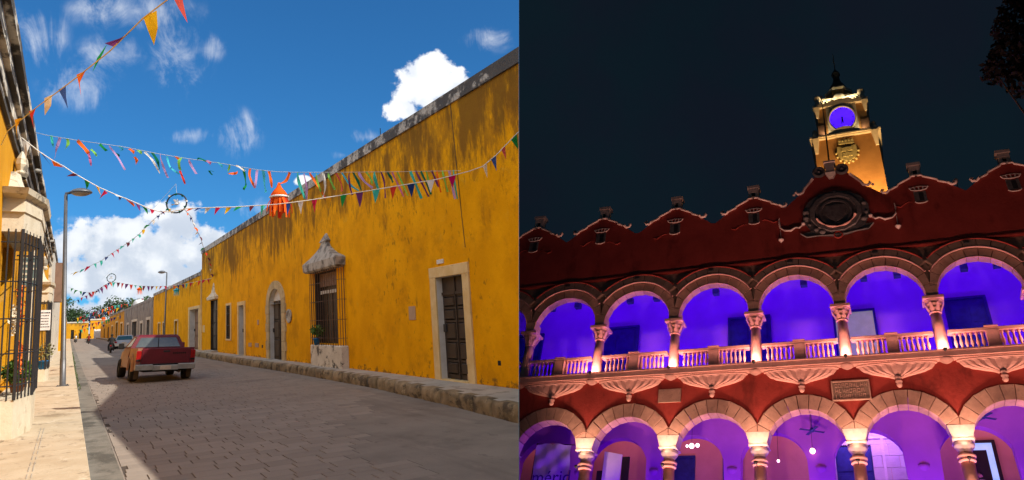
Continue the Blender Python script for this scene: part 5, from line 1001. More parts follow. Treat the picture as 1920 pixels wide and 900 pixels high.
for lab, c, s, m_ in (('blue paper ornament hanging before the lower yellow house', (7.12, 71.5, 9.1), .42, 'cloth_cyan'), ('orange paper ornament hanging far over the street', (5.3, 84.0, 10.66), .45, 'cloth_orange'), ('tiny orange ornament far over the street, above the grey roof', (4.78, 160.0, 13.72), .6, 'cloth_orange')):
    t = thing('paper_ornament', lab, 'ornament', Matrix.Translation(c), 'hanging paper ornaments')
    mb = MB(); mb.lathe([(.02 * s, .9 * s), (.55 * s, .55 * s), (.6 * s, .4 * s), (.5 * s, .3 * s)], 8); mb.build('cap', m_, t, local=True)
    for k in range(9):
        a = 2 * math.pi * k / 9; mb = MB(); mb.add([(.4 * s * math.cos(a - .3), .4 * s * math.sin(a - .3), .35 * s), (.4 * s * math.cos(a + .3), .4 * s * math.sin(a + .3), .35 * s), (.55 * s * math.cos(a), .55 * s * math.sin(a), -.9 * s)], [(0, 1, 2)]); mb.build('tassel', m_, t, local=True)
# ================================================================== THE OTHER PLACE: A PALACE BY NIGHT
# rigid placement of the palace square: x along the front, y into it, z up, origin at the foot of the balcony columns
PR = Matrix(((0.9420418589200881, -0.0832814453357448, 0.32499436442063745), (-0.14296711421487238, 0.7766916987585719, 0.6134414473546724), (-0.30350871535337565, -0.6243510278219401, 0.7197695837990312)))
PT = Vector((6.054646525747608, 8.585025156949406, 33.235338784572335))
CM = Matrix((CX, CY, CZ)).transposed()                      # camera axes as columns
PALM = (CM @ PR @ Matrix(((1, 0, 0), (0, 0, -1), (0, 1, 0)))).to_4x4()
PALM.translation = CM @ PT + EYE
def pal_at(x, y, z, yaw=0.0): return PALM @ Matrix.Translation((x, y, z)) @ Matrix.Rotation(yaw, 4, 'Z')
STN = [dict(s=2.5, lo=.55, hi=.7, c=(.22, .16, .12), a=.6), dict(s=9, lo=.6, hi=.7, c=(.18, .13, .10), a=.5)]
pm('palace_red', (.40, .052, .036), (.31, .04, .027), scale=.9, bump=.015, bscale=6, layers=[dict(s=.8, sc=(1, 1, .5), lo=.52, hi=.68, c=(.14, .018, .012), a=.7, d=7), dict(s=5, lo=.62, hi=.72, c=(.40, .07, .05), a=.4)])
pm('arch_stone', (.50, .31, .22), (.38, .23, .165), scale=2.2, bump=.015, layers=STN, random_=.35)
pm('spandrel_stone', (.30, .205, .145), (.20, .14, .10), scale=1.6, bump=.02, layers=STN)
pm('pink_stone', (.62, .35, .28), (.52, .28, .22), scale=2.4, bump=.01, layers=[dict(s=6, lo=.6, hi=.7, c=(.30, .2, .15), a=.5)])
pm('pale_stone', (.58, .50, .42), (.48, .40, .33), scale=3, bump=.01, layers=[dict(s=6, lo=.58, hi=.7, c=(.28, .22, .18), a=.5)])
pm('trim_stone', (.62, .48, .42), (.5, .38, .32), scale=3, bump=.01)
pm('grey_stone', (.17, .155, .14), (.10, .09, .085), scale=3, bump=.03, bscale=8)
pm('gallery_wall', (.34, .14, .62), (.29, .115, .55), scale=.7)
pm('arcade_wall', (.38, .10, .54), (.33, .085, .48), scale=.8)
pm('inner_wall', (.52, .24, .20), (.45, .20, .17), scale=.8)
pm('blue_door', (.02, .03, .16), (.012, .018, .10), rough=.5)
pm('grey_door_glow', (.30, .27, .21), rough=.6, emit=(.62, .58, .45), estr=.10)  # glow put into the panel for the lit room behind the doorway
pm('plaza', (.10, .09, .08), (.07, .065, .06), scale=.6)
pm('tower_ochre', (.46, .25, .09), (.38, .20, .07), scale=1, bump=.012, layers=[dict(s=1.2, sc=(1, 1, .4), lo=.55, hi=.7, c=(.28, .14, .05), a=.6)])
pm('tower_white', (.68, .62, .48), (.58, .52, .40), scale=3, bump=.01)
pm('crest_gilt', (.46, .42, .22), (.36, .32, .15), scale=6, bump=.02)
pm('dome_dark', (.035, .035, .035), rough=.5)
pm('clock_face', (.10, .04, .5), emit=srgb(72, 22, 255), estr=.55, rough=.4)
pm('clock_hand', (.01, .006, .04), rough=.5)
pm('banner_cloth', (.50, .46, .62), (.42, .38, .55), scale=1.2, rough=.7)
pm('banner_ink', (.03, .02, .16), rough=.7)
pm('lit_frame', (.5, .6, .75), emit=srgb(120, 165, 230), estr=.42)
pm('lamp_glow', (1, .9, .7), emit=(1.0, .62, .35), estr=2.2)
pm('lamp_glow_pink', (1, .9, .8), emit=(1.0, .7, .75), estr=1.6)
pm('violet_stone', (.55, .48, .52), (.46, .40, .44), scale=2, bump=.015, random_=.25)
pm('night_leaf', (.016, .014, .008), (.010, .009, .006), scale=1)
pm('light_cloth', (.5, .47, .5), rough=.9)
PX = [4.2 * i for i in range(-4, 5)]            # column axes -16.8 .. 16.8
BAY = [-14.7 + 4.2 * i for i in range(8)]
pal = thing('palace', 'red colonial palace at night with two storeys of violet-lit arches under a scalloped parapet', 'palace', PALM)
def P(): return MB()
def pb(mb, name, mat, parent=None): return mb.build(name, mat, parent or pal, local=True)
# ---------------- parapet wall with its gables
GAB = [-17.9, -13.45, -9.0, -4.4, .18, 8.85, 13.2, 17.5]; GC = 4.55
def gable(dx):
    dx = abs(dx)
    if dx < .30: return 10.12
    if dx < 1.0: return 10.04 - (dx - .30) * .52
    if dx < 1.55: return 9.58 - (dx - 1.0) * .42
    return 9.30 - (dx - 1.55) * .85
def cgable(dx):
    dx = abs(dx)
    if dx < .38: return 11.35
    if dx < .95: return 11.22 - (dx - .38) * .35
    if dx < 1.55: return 10.95 - (dx - .95) * 1.25
    if dx < 2.0: return 10.02 - (dx - 1.55) * .5
    return 9.75 - (dx - 2.0) * .9
def top(x): return max([8.78] + [gable(x - c) for c in GAB] + [cgable(x - GC)])
xs = sorted({round(-16.8 + i * .1, 3) for i in range(337)} | {round(c + s * d, 3) for c in GAB for s in (-1, 1) for d in (.299, .301, .999, 1.001, 1.549, 1.551)} | {round(GC + s * d, 3) for s in (-1, 1) for d in (.379, .381, .949, .951, 1.549, 1.551, 1.999, 2.001)})
xs = [x for x in xs if -16.8 <= x <= 16.8]
mb = P(); vs = []
for x in xs: vs += [(x, 0, 5.84), (x, 0, top(x)), (x, .55, top(x)), (x, .55, 5.84)]
mb.add(vs, [(i * 4 + k, (i + 1) * 4 + k, (i + 1) * 4 + (k + 1) % 4, i * 4 + (k + 1) % 4) for i in range(len(xs) - 1) for k in range(4)])
pb(mb, 'parapet_wall', 'palace_red')
mb = P(); mb.box(-16.8, 16.8, -.10, .6, 5.76, 5.837); pb(mb, 'cornice', 'palace_red')
def curl(c, r0, s, z0, y):   # a scroll
    return [(c + s * r0 * (1 - k / 9) * math.cos(2.2 * math.pi * k / 9 - 1.57) , y, z0 + r0 * (1 - k / 9) * math.sin(2.2 * math.pi * k / 9 - 1.57) + r0) for k in range(9)]
for c in GAB:
    if abs(c) > 17: continue
    mb = P()
    for s in (-1, 1):
        pts = [(c + s * d, -.05, gable(d) + .03) for d in (.05, .28)] + [(c + s * .34, -.05, gable(.34) + .02)] + [(c + s * d, -.05, gable(d) + .03) for d in (.55, .8, .98)] + [(c + s * d, -.05, gable(d) + .03) for d in (1.02, 1.25, 1.45)]
        mb.tube(pts, .065, 6); mb.tube([(c + s * 1.45, -.05, gable(1.45) + .02), (c + s * 1.6, -.05, 9.27), (c + s * 1.76, -.05, 9.30), (c + s * 1.84, -.05, 9.42), (c + s * 1.78, -.05, 9.50), (c + s * 1.70, -.05, 9.46)], [.07, .08, .085, .08, .06, .05], 6)
    pb(mb, 'gable_trim', 'trim_stone')
    f = P(); f.box(c - .33, c + .33, .0, .5, 10.17, 10.30); f.box(c - .28, c - .10, .03, .45, 10.30, 10.90); f.box(c + .10, c + .28, .03, .45, 10.30, 10.90); f.box(c - .10, c + .10, .03, .45, 10.62, 10.90); f.box(c - .10, c + .10, .2, .45, 10.30, 10.62)
    f.bbox(c - .35, c + .35, -.02, .52, 10.903, 11.12, .03); fo = pb(f, 'gable_finial', 'pale_stone')
    h = P(); h.box(c - .10, c + .10, .15, .19, 10.30, 10.62); pb(h, 'opening', 'dome_dark', fo)
    r_ = P(); n = 10
    r_.tube([(c - .34 + .68 * k / n, -.03, 9.20 - .05 * math.sin(math.pi * k / n)) for k in range(n + 1)], .035, 5)
    for k in range(5): x = c - .36 + .18 * k; r_.tube([(x * 1.0, -.03, 9.2), (c + (x - c) * 1.25, -.03, 9.36 + .05 * (1 - abs(k - 2) / 2))], [.03, .045], 5)
    r_.tube([(c - .42, -.03, 9.34), (c - .2, -.03, 9.40), (c, -.03, 9.42), (c + .2, -.03, 9.40), (c + .42, -.03, 9.34)], .022, 4); pb(r_, 'crown_relief', 'trim_stone')
    nn = P(); nn.box(c - .30, c - .2, -.035, .0, 8.45, 9.08); nn.box(c + .2, c + .30, -.035, .0, 8.45, 9.08); nn.box(c - .2, c + .2, -.012, .0, 8.45, 9.08); no = pb(nn, 'niche', 'grey_stone')
    h = P(); h.box(c - .06, c + .16, -.022, -.013, 8.5, 9.02); pb(h, 'slot', 'dome_dark', no)
    r_ = P(); r_.tube([(c + .3 * math.cos(math.pi * (1 + k / 8)), -.04, 8.44 + .12 * math.sin(math.pi * (1 + k / 8))) for k in range(9)], .03, 5); pb(r_, 'sill_relief', 'trim_stone')
    for s in (-1, 1):
        if random.random() < .8:
            r_ = P(); z = 8.2 + random.uniform(-.15, .1); r_.tube([(c + s * .45, -.025, z + .25), (c + s * .6, -.03, z + .28), (c + s * .85, -.035, z + .16), (c + s * 1.05, -.035, z), (c + s * 1.25, -.03, z + .08), (c + s * 1.3, -.02, z + .2)], [.015, .022, .02, .03, .026, .014], 5); pb(r_, 'scroll_relief', 'palace_red')
# central gable: trim, volutes, pedestal, coat of arms
mb = P()
for s in (-1, 1):
    mb = P(); mb.tube([(GC + s * d, -.05, cgable(d) + .03) for d in (1.0, 1.2, 1.4, 1.52)] + [(GC + s * 1.62, -.05, 10.02), (GC + s * 1.85, -.05, 9.96), (GC + s * 2.0, -.05, 10.1), (GC + s * 1.93, -.05, 10.2)], [.08, .08, .08, .08, .085, .085, .07, .05], 6)
    mb.ball((GC + s * 2.1, .0, 10.0), .08, 8, 6); pb(mb, 'gable_trim', 'trim_stone')
for s in (-1, 1):
    mb = P(); n = 16
    prof = [(.36, .02), (.36, -.12), (.26, -.16), (.22, -.08), (.10, -.08), (.07, -.16), (.001, -.17)]
    vs = [(GC + s * .62 + r_ * math.cos(2 * math.pi * k / n), y, 11.32 + r_ * math.sin(2 * math.pi * k / n)) for r_, y in prof for k in range(n)]
    mb.add(vs, [(i * n + k, i * n + (k + 1) % n, (i + 1) * n + (k + 1) % n, (i + 1) * n + k) for i in range(6) for k in range(n)], smooth=True); pb(mb, 'volute', 'grey_stone')
mb = P(); mb.hexa([(GC - .12, -.22, 10.75), (GC + .12, -.22, 10.75), (GC + .12, .1, 10.75), (GC - .12, .1, 10.75), (GC - .28, -.3, 11.05), (GC + .28, -.3, 11.05), (GC + .28, .1, 11.05), (GC - .28, .1, 11.05)])
mb.bbox(GC - .24, GC + .24, -.26, .2, 11.053, 11.75, .03); mb.bbox(GC - .32, GC + .32, -.32, .25, 11.753, 11.9, .03); pb(mb, 'pedestal', 'pale_stone')
def ringband(c, z, rad, y0, y1, w, n=16, sq=1.0):
    m = P()
    prof = [(rad - w, y0), (rad - w * .8, y1), (rad + w * .8, y1), (rad + w, y0)]
    vs = [(c + r_ * math.cos(2 * math.pi * (k + .5) / n), y, z + sq * r_ * math.sin(2 * math.pi * (k + .5) / n)) for r_, y in prof for k in range(n)]
    return m.add(vs, [(i * n + k, i * n + (k + 1) % n, (i + 1) * n + (k + 1) % n, (i + 1) * n + k) for i in range(3) for k in range(n)])
zc = 8.35
co = P(); n = 14
pts = [(GC + 1.75 * math.cos(2 * math.pi * (k + .5) / n) * 1.0, zc + 1.5 * math.sin(2 * math.pi * (k + .5) / n)) for k in range(n)]
co.prism(pts, lambda a, b, d: (a, d, b), .0, -.10); cof = pb(co, 'coat_of_arms', 'grey_stone')
pb(ringband(GC, zc, 1.22, -.10, -.24, .14, 12, .95), 'frame', 'grey_stone', cof)
pb(ringband(GC, zc, .82, -.10, -.2, .07, 20, .95), 'wreath', 'grey_stone', cof)
sh = P(); sh.prism([(GC - .5, zc + .45), (GC + .5, zc + .45), (GC + .5, zc - .1), (GC + .3, zc - .42), (GC, zc - .62), (GC - .3, zc - .42), (GC - .5, zc - .1)], lambda a, b, d: (a, d, b), -.1, -.2); pb(sh, 'shield', 'grey_stone', cof)
for k in range(14):
    a = random.uniform(0, 6.28); m = P(); m.ball((GC + 1.55 * math.cos(a), -.1, zc + 1.32 * math.sin(a)), random.uniform(.10, .2), 7, 5, 1, .8, 1); pb(m, 'leaf_boss', 'grey_stone', cof)
lo = P(); lo.tube([(GC + 1.05 * math.cos(math.pi * (1.12 + .76 * k / 12)), -.27, zc + 1.0 * math.sin(math.pi * (1.12 + .76 * k / 12))) for k in range(13)], [.05 + .03 * math.sin(k * 1.7) for k in range(13)], 6); pb(lo, 'swag', 'pink_stone', cof)
lo = P(); lo.tube([(GC - 1.9, -.1, 7.25), (GC - 1.6, -.12, 6.98), (GC - 1.0, -.12, 7.0), (GC - .35, -.12, 6.95), (GC + .4, -.12, 6.95), (GC + 1.0, -.12, 7.05), (GC + 1.55, -.12, 7.1), (GC + 1.8, -.1, 7.4)], [.03, .05, .04, .06, .06, .04, .05, .04], 6)
lo.prism([(GC - 1.85, 7.25), (GC - 1.55, 7.0), (GC + 1.5, 7.08), (GC + 1.8, 7.45), (GC + 1.2, 7.5), (GC - 1.2, 7.4)], lambda a, b, d: (a, d, b), 0, -.06); pb(lo, 'lower_frame', 'grey_stone', cof)
lo = P(); n = 12; lo.tube([(GC + .2 * math.cos(6.2832 * k / n), -.14, 6.9 + .2 * math.sin(6.2832 * k / n)) for k in range(n + 1)], .05, 6, cap=False); pb(lo, 'rosette', 'palace_red', cof)
for s in (-1, 1):
    m = P(); m.tube([(GC + s * 1.75, -.06, 7.85), (GC + s * 1.95, -.1, 7.66), (GC + s * 2.15, -.1, 7.72), (GC + s * 2.4, -.1, 7.55), (GC + s * 2.75, -.1, 7.6), (GC + s * 2.95, -.1, 7.8), (GC + s * 3.0, -.08, 8.2), (GC + s * 2.98, -.06, 8.5)], [.03, .06, .05, .07, .05, .055, .05, .02], 6)
    m.ball((GC + s * 1.72, -.08, 7.9), .12, 8, 6); m.lathe([(.02, 0), (.14, .14), (.16, .2), (.05, .24)], 8, (GC + s * 2.95, -.08, 6.85)); m.tube([(GC + s * 2.95, -.04, 7.1), (GC + s * 2.97, -.04, 7.7)], .02, 4); pb(m, 'garland', 'trim_stone', cof)
# ---------------- arches
def arch(xc, zc_, r0, r1, y0, y1, n, name, mat, gap=.012, zmin=None, rr=0):
    th0 = math.pi / n
    for k in range(n):
        a0, a1 = math.pi * k / n, math.pi * (k + 1) / n
        q = []
        for r_, a in ((r0, a0), (r1, a0), (r1, a1), (r0, a1)):
            g_ = gap / r_ * (1 if a == a0 else -1)
            x, z = r_ * math.cos(a + g_), r_ * math.sin(a + g_)
            if zmin is not None and z < zmin:
                z = zmin
            q.append((xc + max(-2.094, min(2.094, x)), zc_ + z))
        if abs(q[1][0] - xc) > 2.09 and abs(q[2][0] - xc) > 2.09 and r0 > 2.1: continue
        if zmin is not None and max(p[1] for p in q) <= zc_ + zmin + .01: continue
        j = random.uniform(-.008, .008); m = P(); c = .015
        cx_ = sum(p[0] for p in q) / 4; cz_ = sum(p[1] for p in q) / 4
        s_ = lambda p, f: (cx_ + (p[0] - cx_) * f, cz_ + (p[1] - cz_) * f)
        F0 = [s_(p, .965) for p in q]
        vs = [(p[0], y0 + j, p[1]) for p in F0] + [(p[0], y0 + j + .03, p[1]) for p in q] + [(p[0], y1, p[1]) for p in q]
        m.add(vs, [(0, 1, 2, 3)] + [(i + b, (i + 1) % 4 + b, (i + 1) % 4 + 4 + b, i + 4 + b) for b in (0, 4) for i in range(4)])
        pb(m, name, mat)
def moulding(xc, zc_, r_, y, t_, mat='arch_stone'):
    m = P(); pts = []
    for k in range(29):
        a = math.pi * k / 28; x, z = r_ * math.cos(a), r_ * math.sin(a)
        if abs(x) <= 2.1: pts.append((xc + x, y, zc_ + z))
    m.tube(pts, t_, 6); pb(m, 'moulding', mat)
ZU, ZG = 2.95, -3.98
def spandrel(xc, zc_, r_, zt, y0, y1, name, mat, zb=None):
    m = P(); n = 28; vs = []
    for k in range(n + 1):
        x = -2.1 + 4.2 * k / n; h = math.sqrt(max(0, r_ * r_ - x * x)); z = zc_ + h
        if zb is not None: z = max(z, zb)
        vs += [(xc + x, y0, z), (xc + x, y0, zt), (xc + x, y1, zt), (xc + x, y1, z)]
    m.add(vs, [(i * 4 + k, (i + 1) * 4 + k, (i + 1) * 4 + (k + 1) % 4, i * 4 + (k + 1) % 4) for i in range(n) for k in range(4)]); return pb(m, name, mat)
for xc in BAY:
    spandrel(xc, ZU, 1.86, 5.757, .13, .42, 'spandrel', 'spandrel_stone')
    arch(xc, ZU, 1.83, 2.34, -.03, .40, 11, 'voussoir', 'arch_stone')
    arch(xc, ZU, 2.36, 2.80, -.13, .15, 13, 'outer_voussoir', 'spandrel_stone')
    moulding(xc, ZU, 2.36, -.12, .05, 'pink_stone'); moulding(xc, ZU, 2.82, -.12, .05, 'palace_red'); moulding(xc, ZU, 1.86, -.03, .03, 'pink_stone')
    spandrel(xc, ZG, 2.38, -.34, .02, .75, 'wall', 'palace_red', zb=-3.2)
    arch(xc, ZG, 1.74, 2.42, -.06, .60, 13, 'voussoir', 'arch_stone', zmin=.78)
    m = P(); m.tube([(xc + 2.1 - .5, -.02, 5.7), (xc + 2.1, -.02, 5.05)], .01, 3)
    kb = P(); kb.box(xc - .24, xc + .02, -.20, -.1, 5.50, 5.64); pb(kb, 'keystone_bracket', 'dome_dark')
# ---------------- columns
def col_upper():
    mbs = [(P().lathe([(.36, 0), (.36, .10), (.31, .14), (.33, .20), (.275, .26)], 16), 'base', 'pink_stone'),
           (P().lathe([(.268, .26), (.275, .8), (.262, 1.4), (.235, 2.12)], 18), 'shaft', 'pink_stone')]
    c = P().lathe([(.25, 2.10), (.285, 2.13), (.285, 2.17), (.25, 2.19), (.30, 2.32), (.33, 2.38), (.30, 2.40), (.37, 2.52), (.40, 2.57), (.36, 2.59), (.44, 2.70), (.46, 2.74)], 16)
    for k in range(8):
        a = math.pi * k / 4 + .39; ca, sa = math.cos(a), math.sin(a)
        c.add([(.27 * ca - .09 * sa, .27 * sa + .09 * ca, 2.2), (.27 * ca + .09 * sa, .27 * sa - .09 * ca, 2.2), (.46 * ca + .05 * sa, .46 * sa - .05 * ca, 2.56), (.46 * ca - .05 * sa, .46 * sa + .05 * ca, 2.56), (.43 * ca, .43 * sa, 2.63)], [(0, 1, 2, 3), (3, 2, 4)])
    c.bbox(-.47, .47, -.47, .47, 2.74, 2.90, .03)
    mbs.append((c, 'capital', 'pink_stone'))
    m = P(); m.bbox(-.27, .27, -.36, .36, 2.90, 3.45, .01); mbs.append((m, 'impost', 'arch_stone'))
    return mbs
def col_ground():
    m = P(); m.hexa([(-.39, -.40, -3.72), (.39, -.40, -3.72), (.39, .27, -3.72), (-.39, .27, -3.72), (-.54, -.40, -3.2), (.54, -.40, -3.2), (.54, .27, -3.2), (-.54, .27, -3.2)])
    mbs = [(m, 'impost', 'pale_stone')]
    c = P(); c.bbox(-.43, .43, -.42, .42, -3.80, -3.725, .01); c.lathe([(.25, -4.22), (.30, -4.12), (.40, -4.0), (.42, -3.92), (.36, -3.84), (.36, -3.80)], 16); mbs.append((c, 'capital', 'pale_stone'))
    c = P().lathe([(.27, -4.62), (.34, -4.58), (.34, -4.52), (.28, -4.49), (.28, -4.46), (.37, -4.42), (.37, -4.34), (.30, -4.30), (.26, -4.22)], 16); mbs.append((c, 'neck_ring', 'pink_stone'))
    mbs.append((P().lathe([(.33, -6.9), (.29, -6.8), (.275, -6.0), (.262, -4.62)], 18), 'shaft', 'pink_stone'))
    c = P(); c.bbox(-.42, .42, -.42, .42, -7.2, -6.9, .03); mbs.append((c, 'plinth', 'pink_stone'))
    return mbs
for fn, nm, yy in ((col_upper, 'column', .32), (col_ground, 'ground_column', .33)):
    meshes = [(m.mesh(n, mt), n) for m, n, mt in fn()]
    for x in PX:
        c = bpy.data.objects.new(nm, meshes[-1][0] if nm == 'x' else meshes[1][0] if nm == 'column' else meshes[3][0]); col.objects.link(c); c.parent = pal; c.location = (x, yy, 0); c.rotation_euler.z = 0
        for me, n in meshes:
            if me == c.data: continue
            o = bpy.data.objects.new(n, me); col.objects.link(o); o.parent = c
# ---------------- balcony: slab, balustrades, corbels
sl_ = P(); sl_.box(-16.8, 16.8, -.42, .75, -.30, -.06); sl_.box(-16.8, 16.8, -.47, .7, -.06, .0); sl_.box(-16.8, 16.8, -.34, .7, -.36, -.303); pb(sl_, 'balcony_slab', 'pink_stone')
BP = [(.045, .0), (.075, .0), (.075, .07), (.04, .10), (.05, .16), (.088, .30), (.075, .40), (.042, .52), (.05, .60), (.045, .66), (.075, .70), (.075, .78), (.05, .78)]
bal_me = P().lathe(BP, 9).mesh('baluster', 'pink_stone')
for i, xc in enumerate(BAY):
    bl = P(); bl.bbox(xc - 1.80, xc + 1.80, .06, .42, 1.02, 1.18, .03); b0 = pb(bl, 'balustrade', 'pink_stone')
    m = P(); m.box(xc - 1.80, xc + 1.80, .08, .40, .0, .22); pb(m, 'base_rail', 'pink_stone', b0)
    m = P(); m.box(xc - .25, xc + .25, .03, .43, .222, 1.02); m.box(xc - .29, xc + .29, -.0, .45, 1.183, 1.22); m.box(xc + .25, xc + .29, .02, .4, .222, 1.02); pb(m, 'post', 'pink_stone', b0)
    for s in (-1, 1):
        for k in range(6):
            o = bpy.data.objects.new('baluster', bal_me); col.objects.link(o); o.parent = b0; o.location = (xc + s * (.40 + k * .225), .24, .225)
def corbel_mesh():
    m = P(); n = 44; lv = [(-.36, 1.72, .34), (-.42, 1.72, .34), (-.45, 1.62, .31), (-.52, 1.58, .31), (-.66, 1.45, .29), (-.79, 1.14, .26), (-.89, .74, .22), (-.97, .38, .17), (-1.06, .15, .13)]
    vs = []
    for i, (z, w, d) in enumerate(lv):
        for k in range(n + 1):
            a = math.pi * k / n; fl = 1 - (.16 * (.5 + .5 * math.cos(a * 22)) if 2 < i < 8 else 0)
            vs.append((-w * math.cos(a), -d * (math.sin(a) ** .6) * fl, z))
    m.add(vs, [(i * (n + 1) + k, i * (n + 1) + k + 1, (i + 1) * (n + 1) + k + 1, (i + 1) * (n + 1) + k) for i in range(len(lv) - 1) for k in range(n)]); return m
cm = corbel_mesh().mesh('corbel', 'pink_stone')
dm = P().lathe([(.02, -1.50), (.09, -1.46), (.13, -1.37), (.10, -1.30), (.15, -1.25), (.15, -1.20), (.09, -1.16), (.11, -1.08), (.15, -1.0)], 12, (0, -.14, 0)).mesh('drop', 'pink_stone')
for xc in BAY:
    o = bpy.data.objects.new('corbel', cm); col.objects.link(o); o.parent = pal; o.location = (xc, .02, 0)
    d = bpy.data.objects.new('drop', dm); col.objects.link(d); d.parent = o
bm_ = P().lathe([(.10, -.50), (.22, -.43), (.30, -.37), (.30, -.34)], 14, (0, -.16, 0)).mesh('column_bracket', 'pink_stone')
for x in PX:
    o = bpy.data.objects.new('column_bracket', bm_); col.objects.link(o); o.parent = pal; o.location = (x, .05, 0)
# plaques on the red wall
m = P(); m.bbox(-4.80, -3.66, -.04, .02, -1.60, -.93, .01); pb(m, 'blank_plaque', 'arch_stone')
m = P(); m.bbox(3.40, 5.06, -.05, .02, -1.94, -1.02, .02); pq = pb(m, 'carved_plaque', 'spandrel_stone')
m = P()
for a, b, c, d in ((3.40, 5.06, -1.94, -1.88), (3.40, 5.06, -1.08, -1.02), (3.40, 3.46, -1.88, -1.08), (5.0, 5.06, -1.88, -1.08)): m.box(a, b, -.09, -.05, c, d)
pb(m, 'border', 'arch_stone', pq)
m = P()   # worn raised capitals, three rows, too worn to read
for r_ in range(3):
    z0 = -1.33 - r_ * .25; x = 3.56
    while x < 4.85:
        w = random.uniform(.09, .14); kind = random.randrange(4)
        m.box(x, x + .025, -.068, -.05, z0, z0 + .18)
        if kind != 1: m.box(x + w - .025, x + w, -.068, -.05, z0, z0 + .18)
        if kind in (0, 2): m.box(x + .025, x + w - .025, -.066, -.05, z0 + .155, z0 + .18)
        if kind in (1, 2): m.box(x + .025, x + w - .025, -.066, -.05, z0, z0 + .025)
        if kind in (0, 3): m.box(x + .025, x + w - .025, -.064, -.05, z0 + .08, z0 + .1)
        x += w + .045
pb(m, 'lettering', 'arch_stone', pq)
# ---------------- gallery behind the upper arches
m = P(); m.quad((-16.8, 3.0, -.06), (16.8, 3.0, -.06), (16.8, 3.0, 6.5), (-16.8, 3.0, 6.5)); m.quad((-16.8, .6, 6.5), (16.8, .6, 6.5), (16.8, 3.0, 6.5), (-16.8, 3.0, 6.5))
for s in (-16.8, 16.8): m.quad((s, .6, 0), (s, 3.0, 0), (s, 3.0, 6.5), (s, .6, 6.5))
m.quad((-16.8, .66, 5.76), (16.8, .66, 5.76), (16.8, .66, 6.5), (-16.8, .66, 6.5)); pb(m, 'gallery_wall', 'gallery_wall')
m = P(); m.box(-16.8, 16.8, .751, 3.0, -.30, -.02); pb(m, 'gallery_floor', 'plaza')
for k, (a, b, tp, mt) in enumerate(((-9.55, -7.3, 4.2, 'blue_door'), (-1.85, .25, 4.15, 'blue_door'), (3.75, 5.65, 4.0, 'grey_door_glow'), (9.2, 10.95, 4.2, 'blue_door'), (-15.3, -13.4, 4.2, 'blue_door'))):
    m = P(); m.box(a, b, 2.9, 2.99, 0, tp); d0 = pb(m, 'gallery_door', mt)
    f = P(); f.box(a - .12, a, 2.84, 2.985, 0, tp + .12); f.box(b, b + .12, 2.84, 2.985, 0, tp + .12); f.box(a, b, 2.84, 2.985, tp, tp + .12); pb(f, 'door_frame', 'blue_door', d0)
    for j in range(2):
        for i in range(3):
            w = (b - a) / 2; f = P(); f.bbox(a + j * w + .14, a + (j + 1) * w - .14, 2.87, 2.9, .3 + i * 1.3, 1.4 + i * 1.3 if i < 2 else tp - .2, .01)
            if mt == 'blue_door': pb(f, 'panel', mt, d0)
for i, x in enumerate((-12.22, -10.57, -7.32, -5.74, -2.31, 2.43, 5.46, 7.09, 10.22, 11.7)):
    m = P(); m.box(x - .17, x + .17, 1.3, 1.6, 4.98, 5.28); m.tube([(x, 1.45, 5.28), (x, 1.45, 6.5)], .02, 4); pb(m, 'ceiling_box', 'blue_door')
# ---------------- ground arcade: inner arches and rooms behind
def inner_arc(xc, w, xl, xr):
    m = P(); n = 28; vs = []; r_ = w
    for k in range(n + 1):
        x = xl - xc + (xr - xl) * k / n
        z = -3.75 + (math.sqrt(max(0, r_ * r_ - x * x)) if abs(x) < r_ else -3.45)
        vs += [(xc + x, 3.0, z), (xc + x, 3.0, -.76), (xc + x, 3.5, -.76), (xc + x, 3.5, z)]
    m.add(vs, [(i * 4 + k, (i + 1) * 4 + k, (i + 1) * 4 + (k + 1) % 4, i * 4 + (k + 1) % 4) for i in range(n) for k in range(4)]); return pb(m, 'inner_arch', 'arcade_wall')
inner = [-16.2, -12.0, -7.8, -3.6 - .25, .35 - .2, 4.55, 9.1, 13.3]
mid = [-16.8] + [(a + b) / 2 for a, b in zip(inner, inner[1:])] + [16.8]
for xc, a, b in zip(inner, mid, mid[1:]): inner_arc(xc, 1.62, a, b)
m = P(); m.box(-16.8, 16.8, .76, 5.3, -.75, -.70); pb(m, 'arcade_ceiling', 'arcade_wall')
for a, b in zip(inner, inner[1:]):
    x = (a + b) / 2; m = P(); m.lathe([(.36, -7.2), (.36, -7.0), (.27, -6.9), (.25, -4.1), (.34, -3.95), (.36, -3.78)], 12, (x, 3.25, 0)); pb(m, 'inner_column', 'arcade_wall')
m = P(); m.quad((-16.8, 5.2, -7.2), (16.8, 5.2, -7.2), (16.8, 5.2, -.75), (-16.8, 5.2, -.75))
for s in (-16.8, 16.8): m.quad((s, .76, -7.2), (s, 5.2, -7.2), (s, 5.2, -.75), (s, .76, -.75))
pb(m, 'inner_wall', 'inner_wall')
m = P(); m.box(-16.8, 16.8, -.4, 5.3, -7.5, -7.2); pb(m, 'arcade_floor', 'plaza')
for a, b, tp, mt in ((-9.35, -8.55, -2.55, 'blue_door'), (-5.3, -4.35, -2.55, 'blue_door'), (-2.7, -2.0, -2.5, 'blue_door'), (-12.6, -11.9, -2.5, 'door_dark')):
    m = P(); m.box(a, b, 5.1, 5.19, -7.2, tp); d0 = pb(m, 'door', mt); f = P(); f.box(a - .08, a, 5.05, 5.18, -7.2, tp + .1); f.box(b, b + .08, 5.05, 5.18, -7.2, tp + .1); f.box(a, b, 5.05, 5.18, tp, tp + .1); pb(f, 'door_frame', mt, d0)
